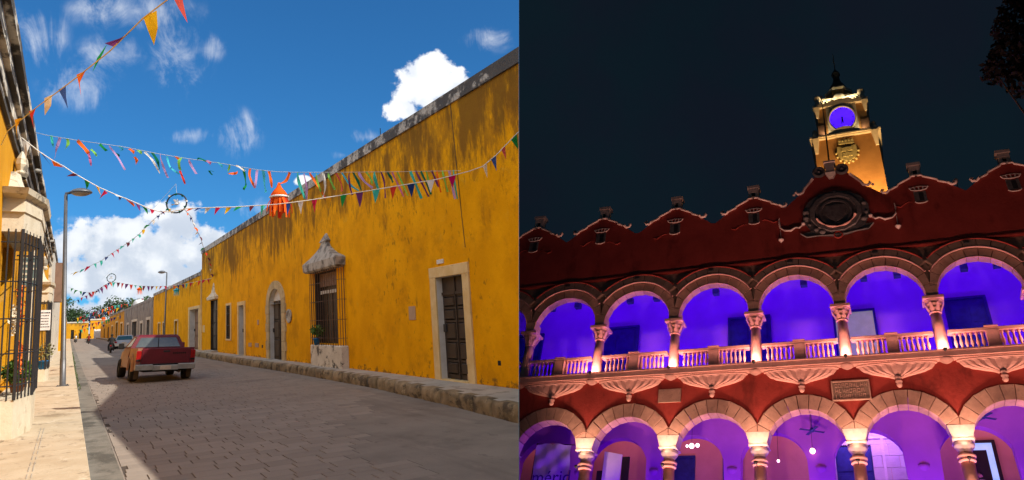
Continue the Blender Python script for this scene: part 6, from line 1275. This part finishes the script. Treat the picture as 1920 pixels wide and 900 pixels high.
# stone portal with a dark door, in courses of blocks
for side, (a, b) in enumerate(((2.2, 2.9), (4.62, 6.4))):
    for k in range(9):
        z0 = -7.2 + k * .56; off = .35 if (k % 2) else .0; x = a
        while x < b - .02:
            w = min(.8 if (k % 2) else .95, b - x) if x > a else min(.8 - off, b - x)
            if w > .05:
                m = P(); m.bbox(x + .008, x + w - .008, 5.0, 5.19, z0 + .006, z0 + .55, .01); pb(m, 'portal_block', 'violet_stone')
            x += w
for k in range(3):
    x = 2.2
    while x < 6.35:
        w = min(.85 if k % 2 else 1.05, 6.4 - x); m = P(); m.bbox(x + .008, x + w - .008, 5.0, 5.19, -2.16 + k * .45, -2.16 + (k + 1) * .45 - .01, .01); pb(m, 'portal_block', 'violet_stone'); x += w
m = P(); m.box(2.9, 4.62, 5.08, 5.18, -7.2, -2.2); d0 = pb(m, 'portal_door', 'blue_door')
for j in range(2):
    for i in range(4): f = P(); f.bbox(3.0 + j * .85, 3.7 + j * .85, 5.05, 5.08, -7.0 + i * 1.2, -6.0 + i * 1.2, .01); pb(f, 'panel', 'blue_door', d0)
m = P(); m.box(5.1, 5.22, 4.93, 5.0, -7.2, -1.9); m.box(2.3, 6.3, 4.93, 5.0, -1.9, -1.78); pb(m, 'portal_moulding', 'violet_stone')
# lit doorway at the right
for a, b, c, d in ((9.15, 10.0, -2.55, -2.22), (9.72, 10.0, -7.2, -2.55)):
    m = P(); m.box(a, b, 5.08, 5.17, c, d); pb(m, 'lit_doorway', 'lit_frame')
m = P(); m.box(10.0, 10.16, 5.02, 5.19, -7.2, -2.1); m.box(9.0, 10.0, 5.02, 5.19, -2.22, -2.1); m.box(9.0, 9.72, 5.06, 5.19, -7.2, -2.55); pb(m, 'door_frame', 'door_dark')
# ceiling lamps of the arcade
for nm_, x, y, z, mt in (('wall_lamp', -3.85, 3.0 - .15, -2.72, 'lamp_glow_pink'), ('wall_lamp', 2.06, 2.7, -3.18, 'lamp_glow'), ('wall_lamp', .42, 2.85, -3.55, 'lamp_glow_pink')):
    m = P(); s = .13 if x != .42 else .07; m.ball((x, y, z), s, 10, 8)
    if x < 0: m.ball((x + .3, y, z + .02), .10, 10, 8); m.ball((x - .24, y, z), .07, 8, 6)
    t = thing(nm_, {-3.85: 'cluster of three glowing globe lamps inside the third ground arch', 2.06: 'warm glowing lantern hanging in the fourth ground arch', .42: 'tiny glowing lamp low inside the fourth ground arch'}[x], 'lamp', PALM)
    m.build('globe', mt, t, local=True); k = P(); k.tube([(x, y, z + s), (x, y, -.76)], .012, 4); k.build('rod', 'door_dark', t, local=True)
for x, z, lab in ((2.15, -2.42, 'flat blue ceiling fan above the warm lantern in the fourth ground arch'), (9.6, -2.1, 'flat blue ceiling fan in the rightmost ground arch, above the lit doorway')):
    t = thing('ceiling_fan', lab, 'fan', PALM, 'arcade ceiling fans'); m = P(); m.lathe([(.10, z), (.12, z + .1), (.04, z + .2)], 8, (x, 2.3, 0)); m.tube([(x, 2.3, z + .2), (x, 2.3, -.75)], .02, 4); m.build('hub', 'blue_door', t, local=True)
    for k in range(4):
        a = k * 1.5708 + .5; ca, sa = math.cos(a), math.sin(a); m = P(); m.hexa([(x + u_ * ca - v_ * sa, 2.3 + u_ * sa + v_ * ca, z + w_) for w_ in (.04, .06) for u_, v_ in ((.1, -.06), (.6, -.08), (.6, .08), (.1, .06))]); m.build('blade', 'blue_door', t, local=True)
# banner and panels under the arches
t = thing('banner', 'violet-lit fabric banner lettered merid with folds, in the leftmost ground arch', 'banner', PALM)
m = P(); n = 16; vs = []
for j in range(n + 1):
    for i in range(n + 1):
        x = -12.05 + 2.0 * i / n; z = -6.4 + 3.75 * j / n; z -= .25 * (i / n) * 0
        if j > n - 3: z -= .25 * abs(i / n - .35) * (j - n + 3) / 3
        vs.append((x, 2.0 + .06 * math.sin(i * 1.1 + j * .8) + .05 * math.sin(i * .6 - j * 1.3), z))
m.add(vs, [(j * (n + 1) + i, j * (n + 1) + i + 1, (j + 1) * (n + 1) + i + 1, (j + 1) * (n + 1) + i) for j in range(n) for i in range(n)], smooth=True); m.build('fabric', 'banner_cloth', t, local=True)
m = P(); m.tube([(-12.15, 2.1, -7.2), (-12.1, 2.1, -2.6)], .03, 6); m.tube([(-12.1, 2.1, -2.62), (-9.9, 2.1, -2.75)], .02, 6); m.build('stand', 'door_dark', t, local=True)
fc = bpy.data.curves.new('t', 'FONT'); fc.body = 'mérid'; fc.size = .92; fc.extrude = .008; fo = bpy.data.objects.new('tmp', fc); col.objects.link(fo)
tm = bpy.data.meshes.new_from_object(fo.evaluated_get(bpy.context.evaluated_depsgraph_get())); bpy.data.objects.remove(fo)
tm.name = 'lettering'; tm.materials.clear(); tm.materials.append(MATS['banner_ink'])
lo = bpy.data.objects.new('lettering', tm); col.objects.link(lo); lo.parent = t; lo.matrix_local = Matrix.Translation((-11.98, 1.86, -4.72)) @ Matrix.Rotation(R(90), 4, 'X')
t = thing('display_panel', 'tall pale violet panel standing in the second ground arch', 'panel', PALM)
m = P(); m.hexa([(-8.05, 1.6, -7.2), (-7.2, 1.75, -7.2), (-7.2, 1.8, -7.2), (-8.05, 1.65, -7.2), (-8.0, 1.6, -3.3), (-7.1, 1.75, -3.42), (-7.1, 1.8, -3.42), (-8.0, 1.65, -3.3)]); m.build('sheet', 'banner_cloth', t, local=True)
m = P(); m.box(-7.12, -6.75, 1.85, 1.95, -7.2, -3.5); m.box(-8.35, -8.06, 1.7, 1.8, -7.2, -4.2); m.build('frame', 'door_dark', t, local=True)
person('dark silhouetted person standing before the lit doorway, lower right', pal_at(9.72, 3.6, -7.2 + 0.42, R(180)) @ Matrix.Scale(1.15, 4), 'stand', 'black_cloth', group='people in the arcade')
person('pale haired person in a light shirt under the rightmost ground arch', pal_at(8.95, 2.0, -7.2 + .75, R(150)) @ Matrix.Scale(1.1, 4), 'stand', 'light_cloth', group='people in the arcade')
# ---------------- the clock tower
tw = thing('clock_tower', 'floodlit ochre clock tower with a violet dial rising behind the palace gable', 'clock tower', pal_at(5.6, 6.0, 0))
def tb(m, name, mat, parent=None): return m.build(name, mat, parent or tw, local=True)
m = P(); m.hexa([(-2.1, 0, 4), (2.1, 0, 4), (2.1, 4.2, 4), (-2.1, 4.2, 4), (-2.08, 0.02, 19.2), (2.08, 0.02, 19.2), (2.08, 4.18, 19.2), (-2.08, 4.18, 19.2)]); tb(m, 'shaft', 'tower_ochre')
m = P()
cp = [(-2.28, 19.2), (2.28, 19.2), (2.28, 19.5), (1.2, 19.55), (.75, 19.72), (.45, 19.98), (0, 20.08), (-.45, 19.98), (-.75, 19.72), (-1.2, 19.55), (-2.28, 19.5)]
m.prism(cp, lambda a, b, d: (a, d, b), -.16, 4.3); m.box(-2.36, 2.36, -.24, 4.4, 19.28, 19.40); tb(m, 'lower_cornice', 'tower_white')
for s in (-1, 1):
    m = P(); m.hexa([(s * 1.98 - .10, -.05, 18.0), (s * 1.98 + .10, -.05, 18.0), (s * 1.98 + .1, .05, 18.0), (s * 1.98 - .1, .05, 18.0), (s * 1.95 - .22, -.3, 19.2), (s * 1.95 + .22, -.3, 19.2), (s * 1.95 + .22, .05, 19.2), (s * 1.95 - .22, .05, 19.2)]); tb(m, 'bracket', 'tower_white')
m = P(); m.box(-1.68, 1.68, .2, 3.9, 19.5, 22.5); st = tb(m, 'clock_stage', 'tower_ochre')
for s in (-1, 1): tb(P().box(*sorted((s * 1.2, s * 1.72)), .10, .2, 19.75, 20.7), 'stage_base', 'door_brown', st)
m = P(); cp = [(-1.9, 22.4), (1.9, 22.4), (1.9, 22.72), (.9, 22.75), (.5, 22.95), (-.5, 22.95), (-.9, 22.75), (-1.9, 22.72)]; m.prism(cp, lambda a, b, d: (a, d, b), .0, 4.0); tb(m, 'upper_cornice', 'tower_white')
for s in (-1, 1):
    m = P(); m.hexa([(s * 1.66 - .08, .1, 21.5), (s * 1.66 + .08, .1, 21.5), (s * 1.66 + .08, .25, 21.5), (s * 1.66 - .08, .25, 21.5), (s * 1.66 - .2, -.1, 22.4), (s * 1.66 + .2, -.1, 22.4), (s * 1.66 + .2, .25, 22.4), (s * 1.66 - .2, .25, 22.4)]); tb(m, 'bracket', 'tower_white')
m = P(); m.box(-1.04, 1.04, .06, .2, 19.7, 22.35); tb(m, 'dial_panel', 'tower_white')
def disc(m, r_, y, n=32): m.add([(r_ * math.cos(6.2832 * k / n), y, 21.0 + r_ * 1.3 * math.sin(6.2832 * k / n)) for k in range(n)], [tuple(range(n))]); return m
m = P(); disc(m, .86, .035); dial = tb(m, 'dial', 'clock_face')
m = P(); n = 32; prof = [(.85, .055), (.85, -.02), (.93, -.05), (.99, -.0), (.99, .055)]
m.add([(r_ * math.cos(6.2832 * k / n), y, 21.0 + r_ * 1.3 * math.sin(6.2832 * k / n)) for r_, y in prof for k in range(n)], [(i * n + k, i * n + (k + 1) % n, (i + 1) * n + (k + 1) % n, (i + 1) * n + k) for i in range(4) for k in range(n)], smooth=True); tb(m, 'dial_ring', 'tower_white')
for k in range(12):
    a = math.pi * k / 6; ca, sa = math.cos(a), math.sin(a); m = P(); m.add([(r_ * ca - w * sa, .025, 21.0 + (r_ * sa + w * ca) * 1.3) for r_, w in ((.68, -.022), (.80, -.022), (.80, .022), (.68, .022))], [(0, 1, 2, 3)]); tb(m, 'hour_mark', 'clock_hand', dial)
for a, L_, w in ((-1.75, .42, .05), (-1.45, .36, .045)):
    ca, sa = math.cos(a), math.sin(a); m = P(); m.hexa([(r_ * ca - u_ * sa, y, 21.0 + (r_ * sa + u_ * ca) * 1.3) for y in (.0, .02) for r_, u_ in ((-.1, -w), (L_, -w * .5), (L_, w * .5), (-.1, w))]); tb(m, 'hand', 'clock_hand', dial)
# city arms on the shaft
m = P(); m.prism([(-.62, 18.25), (.62, 18.25), (.66, 17.7), (.5, 17.2), (0, 16.85), (-.5, 17.2), (-.66, 17.7)], lambda a, b, d: (a, d, b), .02, -.12); cr = tb(m, 'coat_of_arms', 'crest_gilt')
m = P()
for k in range(5): x = -.42 + .21 * k; m.lathe([(.04, 0), (.11, .1), (.06, .26), (.02, .36)], 7, (x, -.06, 18.62))
m.box(-.52, .52, -.12, .0, 18.45, 18.62); tb(m, 'crown', 'crest_gilt', cr)
for k in range(9):
    a = math.pi * (1 + k / 8); m = P(); m.ball((.72 * math.cos(a), -.04, 17.75 + .95 * math.sin(a)), .10, 6, 5); tb(m, 'leaf_boss', 'crest_gilt', cr)
m = P(); m.box(-.35, .35, -.17, -.12, 17.75, 18.1); m.box(-.3, .3, -.17, -.12, 17.3, 17.6); m.box(-.05, .05, -.175, -.12, 17.2, 18.1); tb(m, 'charges', 'crest_gilt', cr)
# railing, urns, lantern, dome
for s in (-1, 1):
    for yy in (.3, 3.6):
        m = P(); m.lathe([(.24, 22.75), (.24, 23.1), (.14, 23.15), (.16, 23.3), (.27, 23.55), (.22, 23.75), (.08, 23.85), (.05, 23.95)], 10, (s * 1.55, yy, 0)); tb(m, 'urn', 'tower_white')
    for z, yy in ((20.0, .6), (20.0, 3.4)):
        m = P(); m.lathe([(.20, 19.55), (.20, 19.8), (.12, 19.85), (.24, 20.1), (.22, 20.25), (.10, 20.35), (.2, 20.5), (.16, 20.68), (.05, 20.8)], 10, (s * 2.0, yy, 0)); tb(m, 'urn', 'tower_white')
m = P(); m.box(-1.3, 1.3, .45, .6, 22.9, 23.0); m.box(-1.3, 1.3, .42, .63, 23.5, 23.62); rl = tb(m, 'railing', 'tower_white')
for k in range(9): m = P(); m.lathe([(.05, 23.0), (.09, 23.18), (.05, 23.35), (.07, 23.5)], 7, (-1.15 + k * .2875, .53, 0)); tb(m, 'baluster', 'tower_white', rl)
m = P(); m.ball((0, .5, 23.6), .42, 10, 7, 1, .5, 1); tb(m, 'shell', 'tower_white', rl)
m = P(); m.lathe([(1.05, 22.9), (1.05, 25.0), (.98, 25.05)], 8, (0, 2.0, 0), smooth=False); tb(m, 'lantern_drum', 'tower_ochre')
m = P(); m.lathe([(.9, 25.0), (1.08, 25.1), (1.10, 25.25), (.9, 25.35), (.8, 25.5)], 8, (0, 2.0, 0), smooth=False); tb(m, 'drum_cornice', 'tower_white')
m = P(); m.lathe([(.72, 25.5), (.70, 25.8), (.6, 26.15), (.42, 26.5), (.28, 26.75)], 12, (0, 2.0, 0)); tb(m, 'dome', 'dome_dark')
m = P(); m.lathe([(.26, 26.7), (.32, 26.8), (.27, 26.9), (.25, 27.5), (.34, 27.6), (.27, 27.85), (.08, 28.2)], 10, (0, 2.0, 0)); tb(m, 'cupola', 'dome_dark')
m = P(); m.tube([(0, 2, 28.15), (0.02, 2, 28.8), (-.01, 2, 29.3), (.03, 2, 29.8), (.0, 2, 30.2)], [.05, .04, .05, .03, .015], 6); tb(m, 'spire', 'grey_stone')
fp = thing('flagpole', 'thin black flagpole standing on the palace gable in front of the clock tower', 'flagpole', pal_at(GC, .0, 11.9))
m = P(); m.tube([(0, 0, 0), (0.02, 0, 3.5), (.03, 0, 5.4)], [.05, .04, .02], 6); m.build('pole', 'dome_dark', fp, local=True)
m = P(); m.ball((.03, 0, 5.45), .07, 8, 6); m.build('ball', 'dome_dark', fp, local=True)
# ---------------- plaza, tree, floodlight fixtures
m = P(); m.box(-16.8, 20, -1.2, 12, -16.3, -7.5); m.quad((-16, -26, -16.2), (40, -26, -16.2), (40, -1.2, -16.2), (-16, -1.2, -16.2)); po = m.build('plaza', 'plaza', kind='structure'); po.matrix_world = PALM
tree('dark leafy tree crown hanging into the top right corner of the night sky', 0, 0, 0, 36.6, 3.3, 7000, .16, 'night_leaf', None, M4=pal_at(15.2, -7.0, -16.2), clumps=[(-1.1, 0, 29.6, .9), (-1.9, .2, 28.9, .6), (-.2, -.3, 30.2, 1.1), (.6, .3, 28.8, 1.2), (-1.0, .2, 27.9, .8), (-2.2, 0, 26.7, .9), (-2.9, .2, 26.2, .6), (-1.4, -.3, 26.2, 1.0), (-.3, .3, 27.2, 1.1), (-1.9, .2, 25.4, .8), (-.9, 0, 24.8, 1.0), (.5, .2, 25.4, 1.2), (-.6, .2, 23.8, .7), (.6, 0, 23.6, .8), (1.3, 0, 26.8, 1.4), (1.5, .3, 29.4, 1.2)])
ext = thing('roof_lamp', 'tiny pale lamp head on the roof between two right gables', 'roof lamp', pal_at(10.75, .3, 9.6))
m = P(); m.tube([(0, 0, -.8), (0, 0, .0)], .025, 5); m.build('stem', 'grey_stone', ext, local=True)
m = P(); m.ball((0, 0, .12), .13, 8, 6, .8, .8, 1.3); m.build('head', 'pale_stone', ext, local=True)
# ---------------- night lamps
def lamp(kind, loc, aim, W, colr, size=.15, name='lamp', spot=None, blend=.8, sy=None):
    l = bpy.data.lights.new(name, kind); l.energy = W; l.color = colr
    if kind == 'AREA':
        l.shape = 'RECTANGLE'; l.size = size; l.size_y = sy or size
    else: l.shadow_soft_size = size
    if spot: l.spot_size = R(spot); l.spot_blend = blend
    o = bpy.data.objects.new(name, l); col.objects.link(o)
    d = (PALM.to_3x3() @ (Vector(aim) - Vector(loc))).normalized()
    zv = -d; xv = PALM.to_3x3().col[0]; yv = zv.cross(xv).normalized(); xv = yv.cross(zv)
    o.matrix_world = Matrix.Translation(PALM @ Vector(loc)) @ Matrix((xv, yv, zv)).transposed().to_4x4()
    return o
WARM = (1.0, .54, .40); SALMON = (1.0, .45, .38)
UPW, GRW, GALW, ARCW, INW = 115, 230, 430, 400, 75
ORD = {-12.6: 'leftmost', -8.4: 'second', -4.2: 'third', 0.0: 'fourth', 4.2: 'fifth', 8.4: 'sixth', 12.6: 'rightmost'}
for x in PX:
    if x < -13 or x > 14: continue
    lamp('SPOT', (x, -.46, .06), (x, -.02, 3.2), UPW, SALMON, .06, 'column_uplight', 168, .35)
    lamp('SPOT', (x, -.95, -7.0), (x, -.1, -4.6), 330, WARM, .06, 'shaft_uplight', 70, .8)
    lamp('SPOT', (x, -.66, -4.62), (x, -.46, -2.4), GRW, WARM, .06, 'arch_uplight', 84, .8)
    for z, y, lab in ((.0, -.50, 'small dark floodlight on the balcony edge before the %s upper column from the left' % ORD[round(x, 1)]), (-4.72, -.70, 'small dark floodlight bracketed before the %s ground floor capital from the left' % ORD[round(x, 1)])):
        t = thing('floodlight', lab, 'floodlight', pal_at(x, y, z), 'floodlights on the balcony edge' if z > 0 else 'floodlights before the ground capitals')
        m = P(); m.lathe([(.05, -.09), (.08, -.05), (.09, .02), (.075, .02), (.06, -.02)], 10); m.build('housing', 'dome_dark', t, local=True)
        m = P(); m.tube([(0, 0, -.07), (0, .25, -.12)], .02, 5); m.build('arm', 'dome_dark', t, local=True)
VIO = (.15, .0, 1.0); VIO2 = (.21, .0, 1.0)
lamp('AREA', (0, .95, .15), (0, 3.0, 2.6), GALW, VIO, 33, 'gallery_wash', sy=.25)
lamp('AREA', (0, .95, 6.2), (0, 3.0, 3.4), GALW * .35, VIO, 33, 'gallery_wash', sy=.25)
lamp('AREA', (0, 1.0, -6.5), (0, 3.0, -2.2), ARCW, VIO2, 33, 'arcade_wash', sy=.3)
lamp('AREA', (0, 4.3, -1.0), (0, 4.9, -4.5), INW, (1.0, .34, .50), 33, 'inner_room_light', sy=.5)
lamp('AREA', (4.6, 4.0, -1.2), (4.6, 5.2, -4), 60, (.45, .22, 1.0), 4, 'portal_wash', sy=.3)
for x in (-9.0, 0.0, 9.0):  # added floods below the view, to brighten parapet and balcony
    lamp('SPOT', (x, -7.5, -11.0), (x, 0, 2.5), 900, (1.0, .46, .38), .3, 'added_facade_fill', 130, .9)
    t = thing('floodlight', {-9.0: 'left', 0.0: 'middle', 9.0: 'right'}[x] + ' added plaza floodlight on a post, unseen, brightening the palace front', 'floodlight', pal_at(x, -7.9, -11.2), 'added plaza floodlights')
    m = P(); m.bbox(-.3, .3, -.15, .15, -.2, .2, .03); m.build('housing', 'dome_dark', t, local=True)
    m = P(); m.tube([(0, 0, -5.0), (0, 0, -.2)], .05, 8); m.build('post', 'dome_dark', t, local=True)
for x, W in ((4.4, 700), (7.3, 1250)):
    lamp('SPOT', (x, 4.2, 11.4), (x - .3, 6.2, 17.0), W, (1.0, .56, .20), .15, 'tower_flood', 110, 1)
for x in (4.3, 6.9): lamp('SPOT', (x, 5.82, 19.62), (x, 6.3, 23.0), 20, (1.0, .74, .40), .10, 'tower_flood', 150, 1)
for x in (4.7, 6.5): lamp('SPOT', (x, 6.12, 22.85), (5.6, 7.2, 25.2), 60, (1.0, .78, .45), .10, 'tower_flood', 150, 1)
# ================================================================== NIGHT SKY, a shell that keeps the day out of the palace square
def cpt(px_, py_, d): return EYE + CX * ((px_ - 1180) / 1300 * d) + CY * ((py_ - 350) / 1300 * d) + CZ * d
def shell(name, l, r_, t, b, d0, dr, d1, mat, bn):
    A = [cpt(l, t, d0), cpt(r_, t, dr), cpt(r_, b, dr), cpt(l, b, d0)]; B = [cpt(l, t, d1), cpt(r_, t, d1), cpt(r_, b, d1), cpt(l, b, d1)]
    c, d = cpt(r_, bn, dr), cpt(l, bn, d0)
    m = MB(); m.add(A + B + [c, d], [(0, 1, 5, 4), (1, 2, 6, 5), (2, 3, 7, 6), (3, 0, 4, 7), (4, 5, 6, 7), (2, 3, 9, 8)])
    return m.build(name, mat, kind='structure')
m = bpy.data.materials.new('night_sky'); m.use_nodes = True; t = NT(m.node_tree); t.t.nodes.clear()
at_ = t.n('ShaderNodeAttribute', attribute_name='raw').outputs['Vector']
nz = t.ramp(t.noise(at_, .03, 4, .55), .35, .68); nz_b = t.ramp(t.noise(at_, .06, 5, .6), .4, .7)
cl_ = t.mix(t.math('MULTIPLY', nz_b, .5), t.mix(nz, srgb(15, 29, 38), srgb(13, 24, 34)), srgb(22, 25, 38))
e = t.n('ShaderNodeEmission', i_Strength=.33); t.l(cl_, e.inputs[0]); o = t.n('ShaderNodeOutputMaterial'); t.l(e.outputs[0], o.inputs[0]); MATS['night_sky'] = m
m = bpy.data.materials.new('day_fill_glow'); m.use_nodes = True; t = NT(m.node_tree); t.t.nodes.clear()
e = t.n('ShaderNodeEmission', i_Strength=.25, i_Color=(.42, .62, .95, 1)); o = t.n('ShaderNodeOutputMaterial'); t.l(e.outputs[0], o.inputs[0]); MATS['day_fill_glow'] = m  # glow added as fill for the street, in place of blocked skylight
shell('night_sky', 973.05, 2500, -17, 1700, 17.0, 2.6, 95, 'night_sky', 1000)  # added shell; its slanted near edge is also set to shade the road
shell('sky', 972.95, 2515, -22, 1720, 16.98, 2.58, 95.5, 'day_fill_glow', 1000)  # glowing outer skin, added to give back skylight the shell takes
# everything of the street stops at the wall between the two places, and so does the palace
ON = EYE
nrm = (cpt(973, 0, 10) - EYE).cross(cpt(973, 900, 10) - EYE).normalized()
if nrm.dot(CX) < 0: nrm = -nrm
bpy.context.view_layer.update()
def root_of(o):
    while o.parent: o = o.parent
    return o
def cut(o, side, off):
    me = o.data; co = np.empty(len(me.vertices) * 3, np.float32); me.vertices.foreach_get('co', co); co = co.reshape(-1, 3)
    mw = o.matrix_world; A = np.array(mw); w = co @ A[:3, :3].T + A[:3, 3]
    d = (w - np.array(EYE)) @ np.array(nrm) * side
    z = (w - np.array(EYE)) @ np.array(CZ)
    lim = off
    bad = (d > lim)
    if side > 0 and o.name.split('.')[0] in ('ground', 'road', 'pavement', 'worn_patch'): pass
    if not bad.any(): return
    if bad.all() and not o.children: bpy.data.objects.remove(o); return
    if me.users > 1: o.data = me = me.copy()
    bm = bmesh.new(); bm.from_mesh(me); inv = mw.inverted()
    pc = inv @ (EYE + nrm * (lim * side)); pn = (mw.to_3x3().transposed() @ (nrm * side)).normalized()
    bmesh.ops.bisect_plane(bm, geom=bm.verts[:] + bm.edges[:] + bm.faces[:], plane_co=pc, plane_no=pn, clear_outer=True)
    bm.to_mesh(me); bm.free()
    if len(me.vertices) == 0 and not o.children: bpy.data.objects.remove(o)
names_night = {'palace', 'clock_tower', 'flagpole', 'plaza', 'floodlight', 'banner', 'display_panel', 'wall_lamp', 'ceiling_fan', 'roof_lamp'}
for o in [o for o in scn.objects if o.type == 'MESH']:
    r0 = root_of(o); n0 = r0.name.split('.')[0]
    if n0 in ('night_sky', 'sky'): continue
    night = n0 in names_night or (n0 in ('person', 'tree') and (r0.matrix_world.translation - EYE).dot(nrm) > 0 and (r0.matrix_world.translation - EYE).dot(CZ) < 80)
    cut(o, -1 if night else 1, -.003)
# the pavement under the viewer's feet to the right, this side of the wall
p1 = MB(); a = cpt(973, 900, 4.6); 
def gp(v): return (v.x, v.y, v.y * TS - BK * v.x - .0)
q0, q1 = Vector((CZ.x, CZ.y, 0)).normalized(), Vector((CX.x, CX.y, 0)).normalized(); e0 = Vector((nrm.y, -nrm.x, 0)).normalized()
if e0.dot(q0) < 0: e0 = -e0
b0 = EYE + e0 * 6.0; b1 = EYE - e0 * 30
p1.add([gp(b0), gp(b0 + q1 * 40), gp(b1 + q1 * 40), gp(b1)], [(0, 1, 2, 3)])
no_ = p1.build('near_road', 'road_sheet', road)
for o in list(scn.objects):      # parts emptied by the cut
    if o.type == 'MESH' and len(o.data.vertices) == 0 and not o.children: bpy.data.objects.remove(o)
for o in list(scn.objects):
    if o.type == 'EMPTY' and not o.children: bpy.data.objects.remove(o)
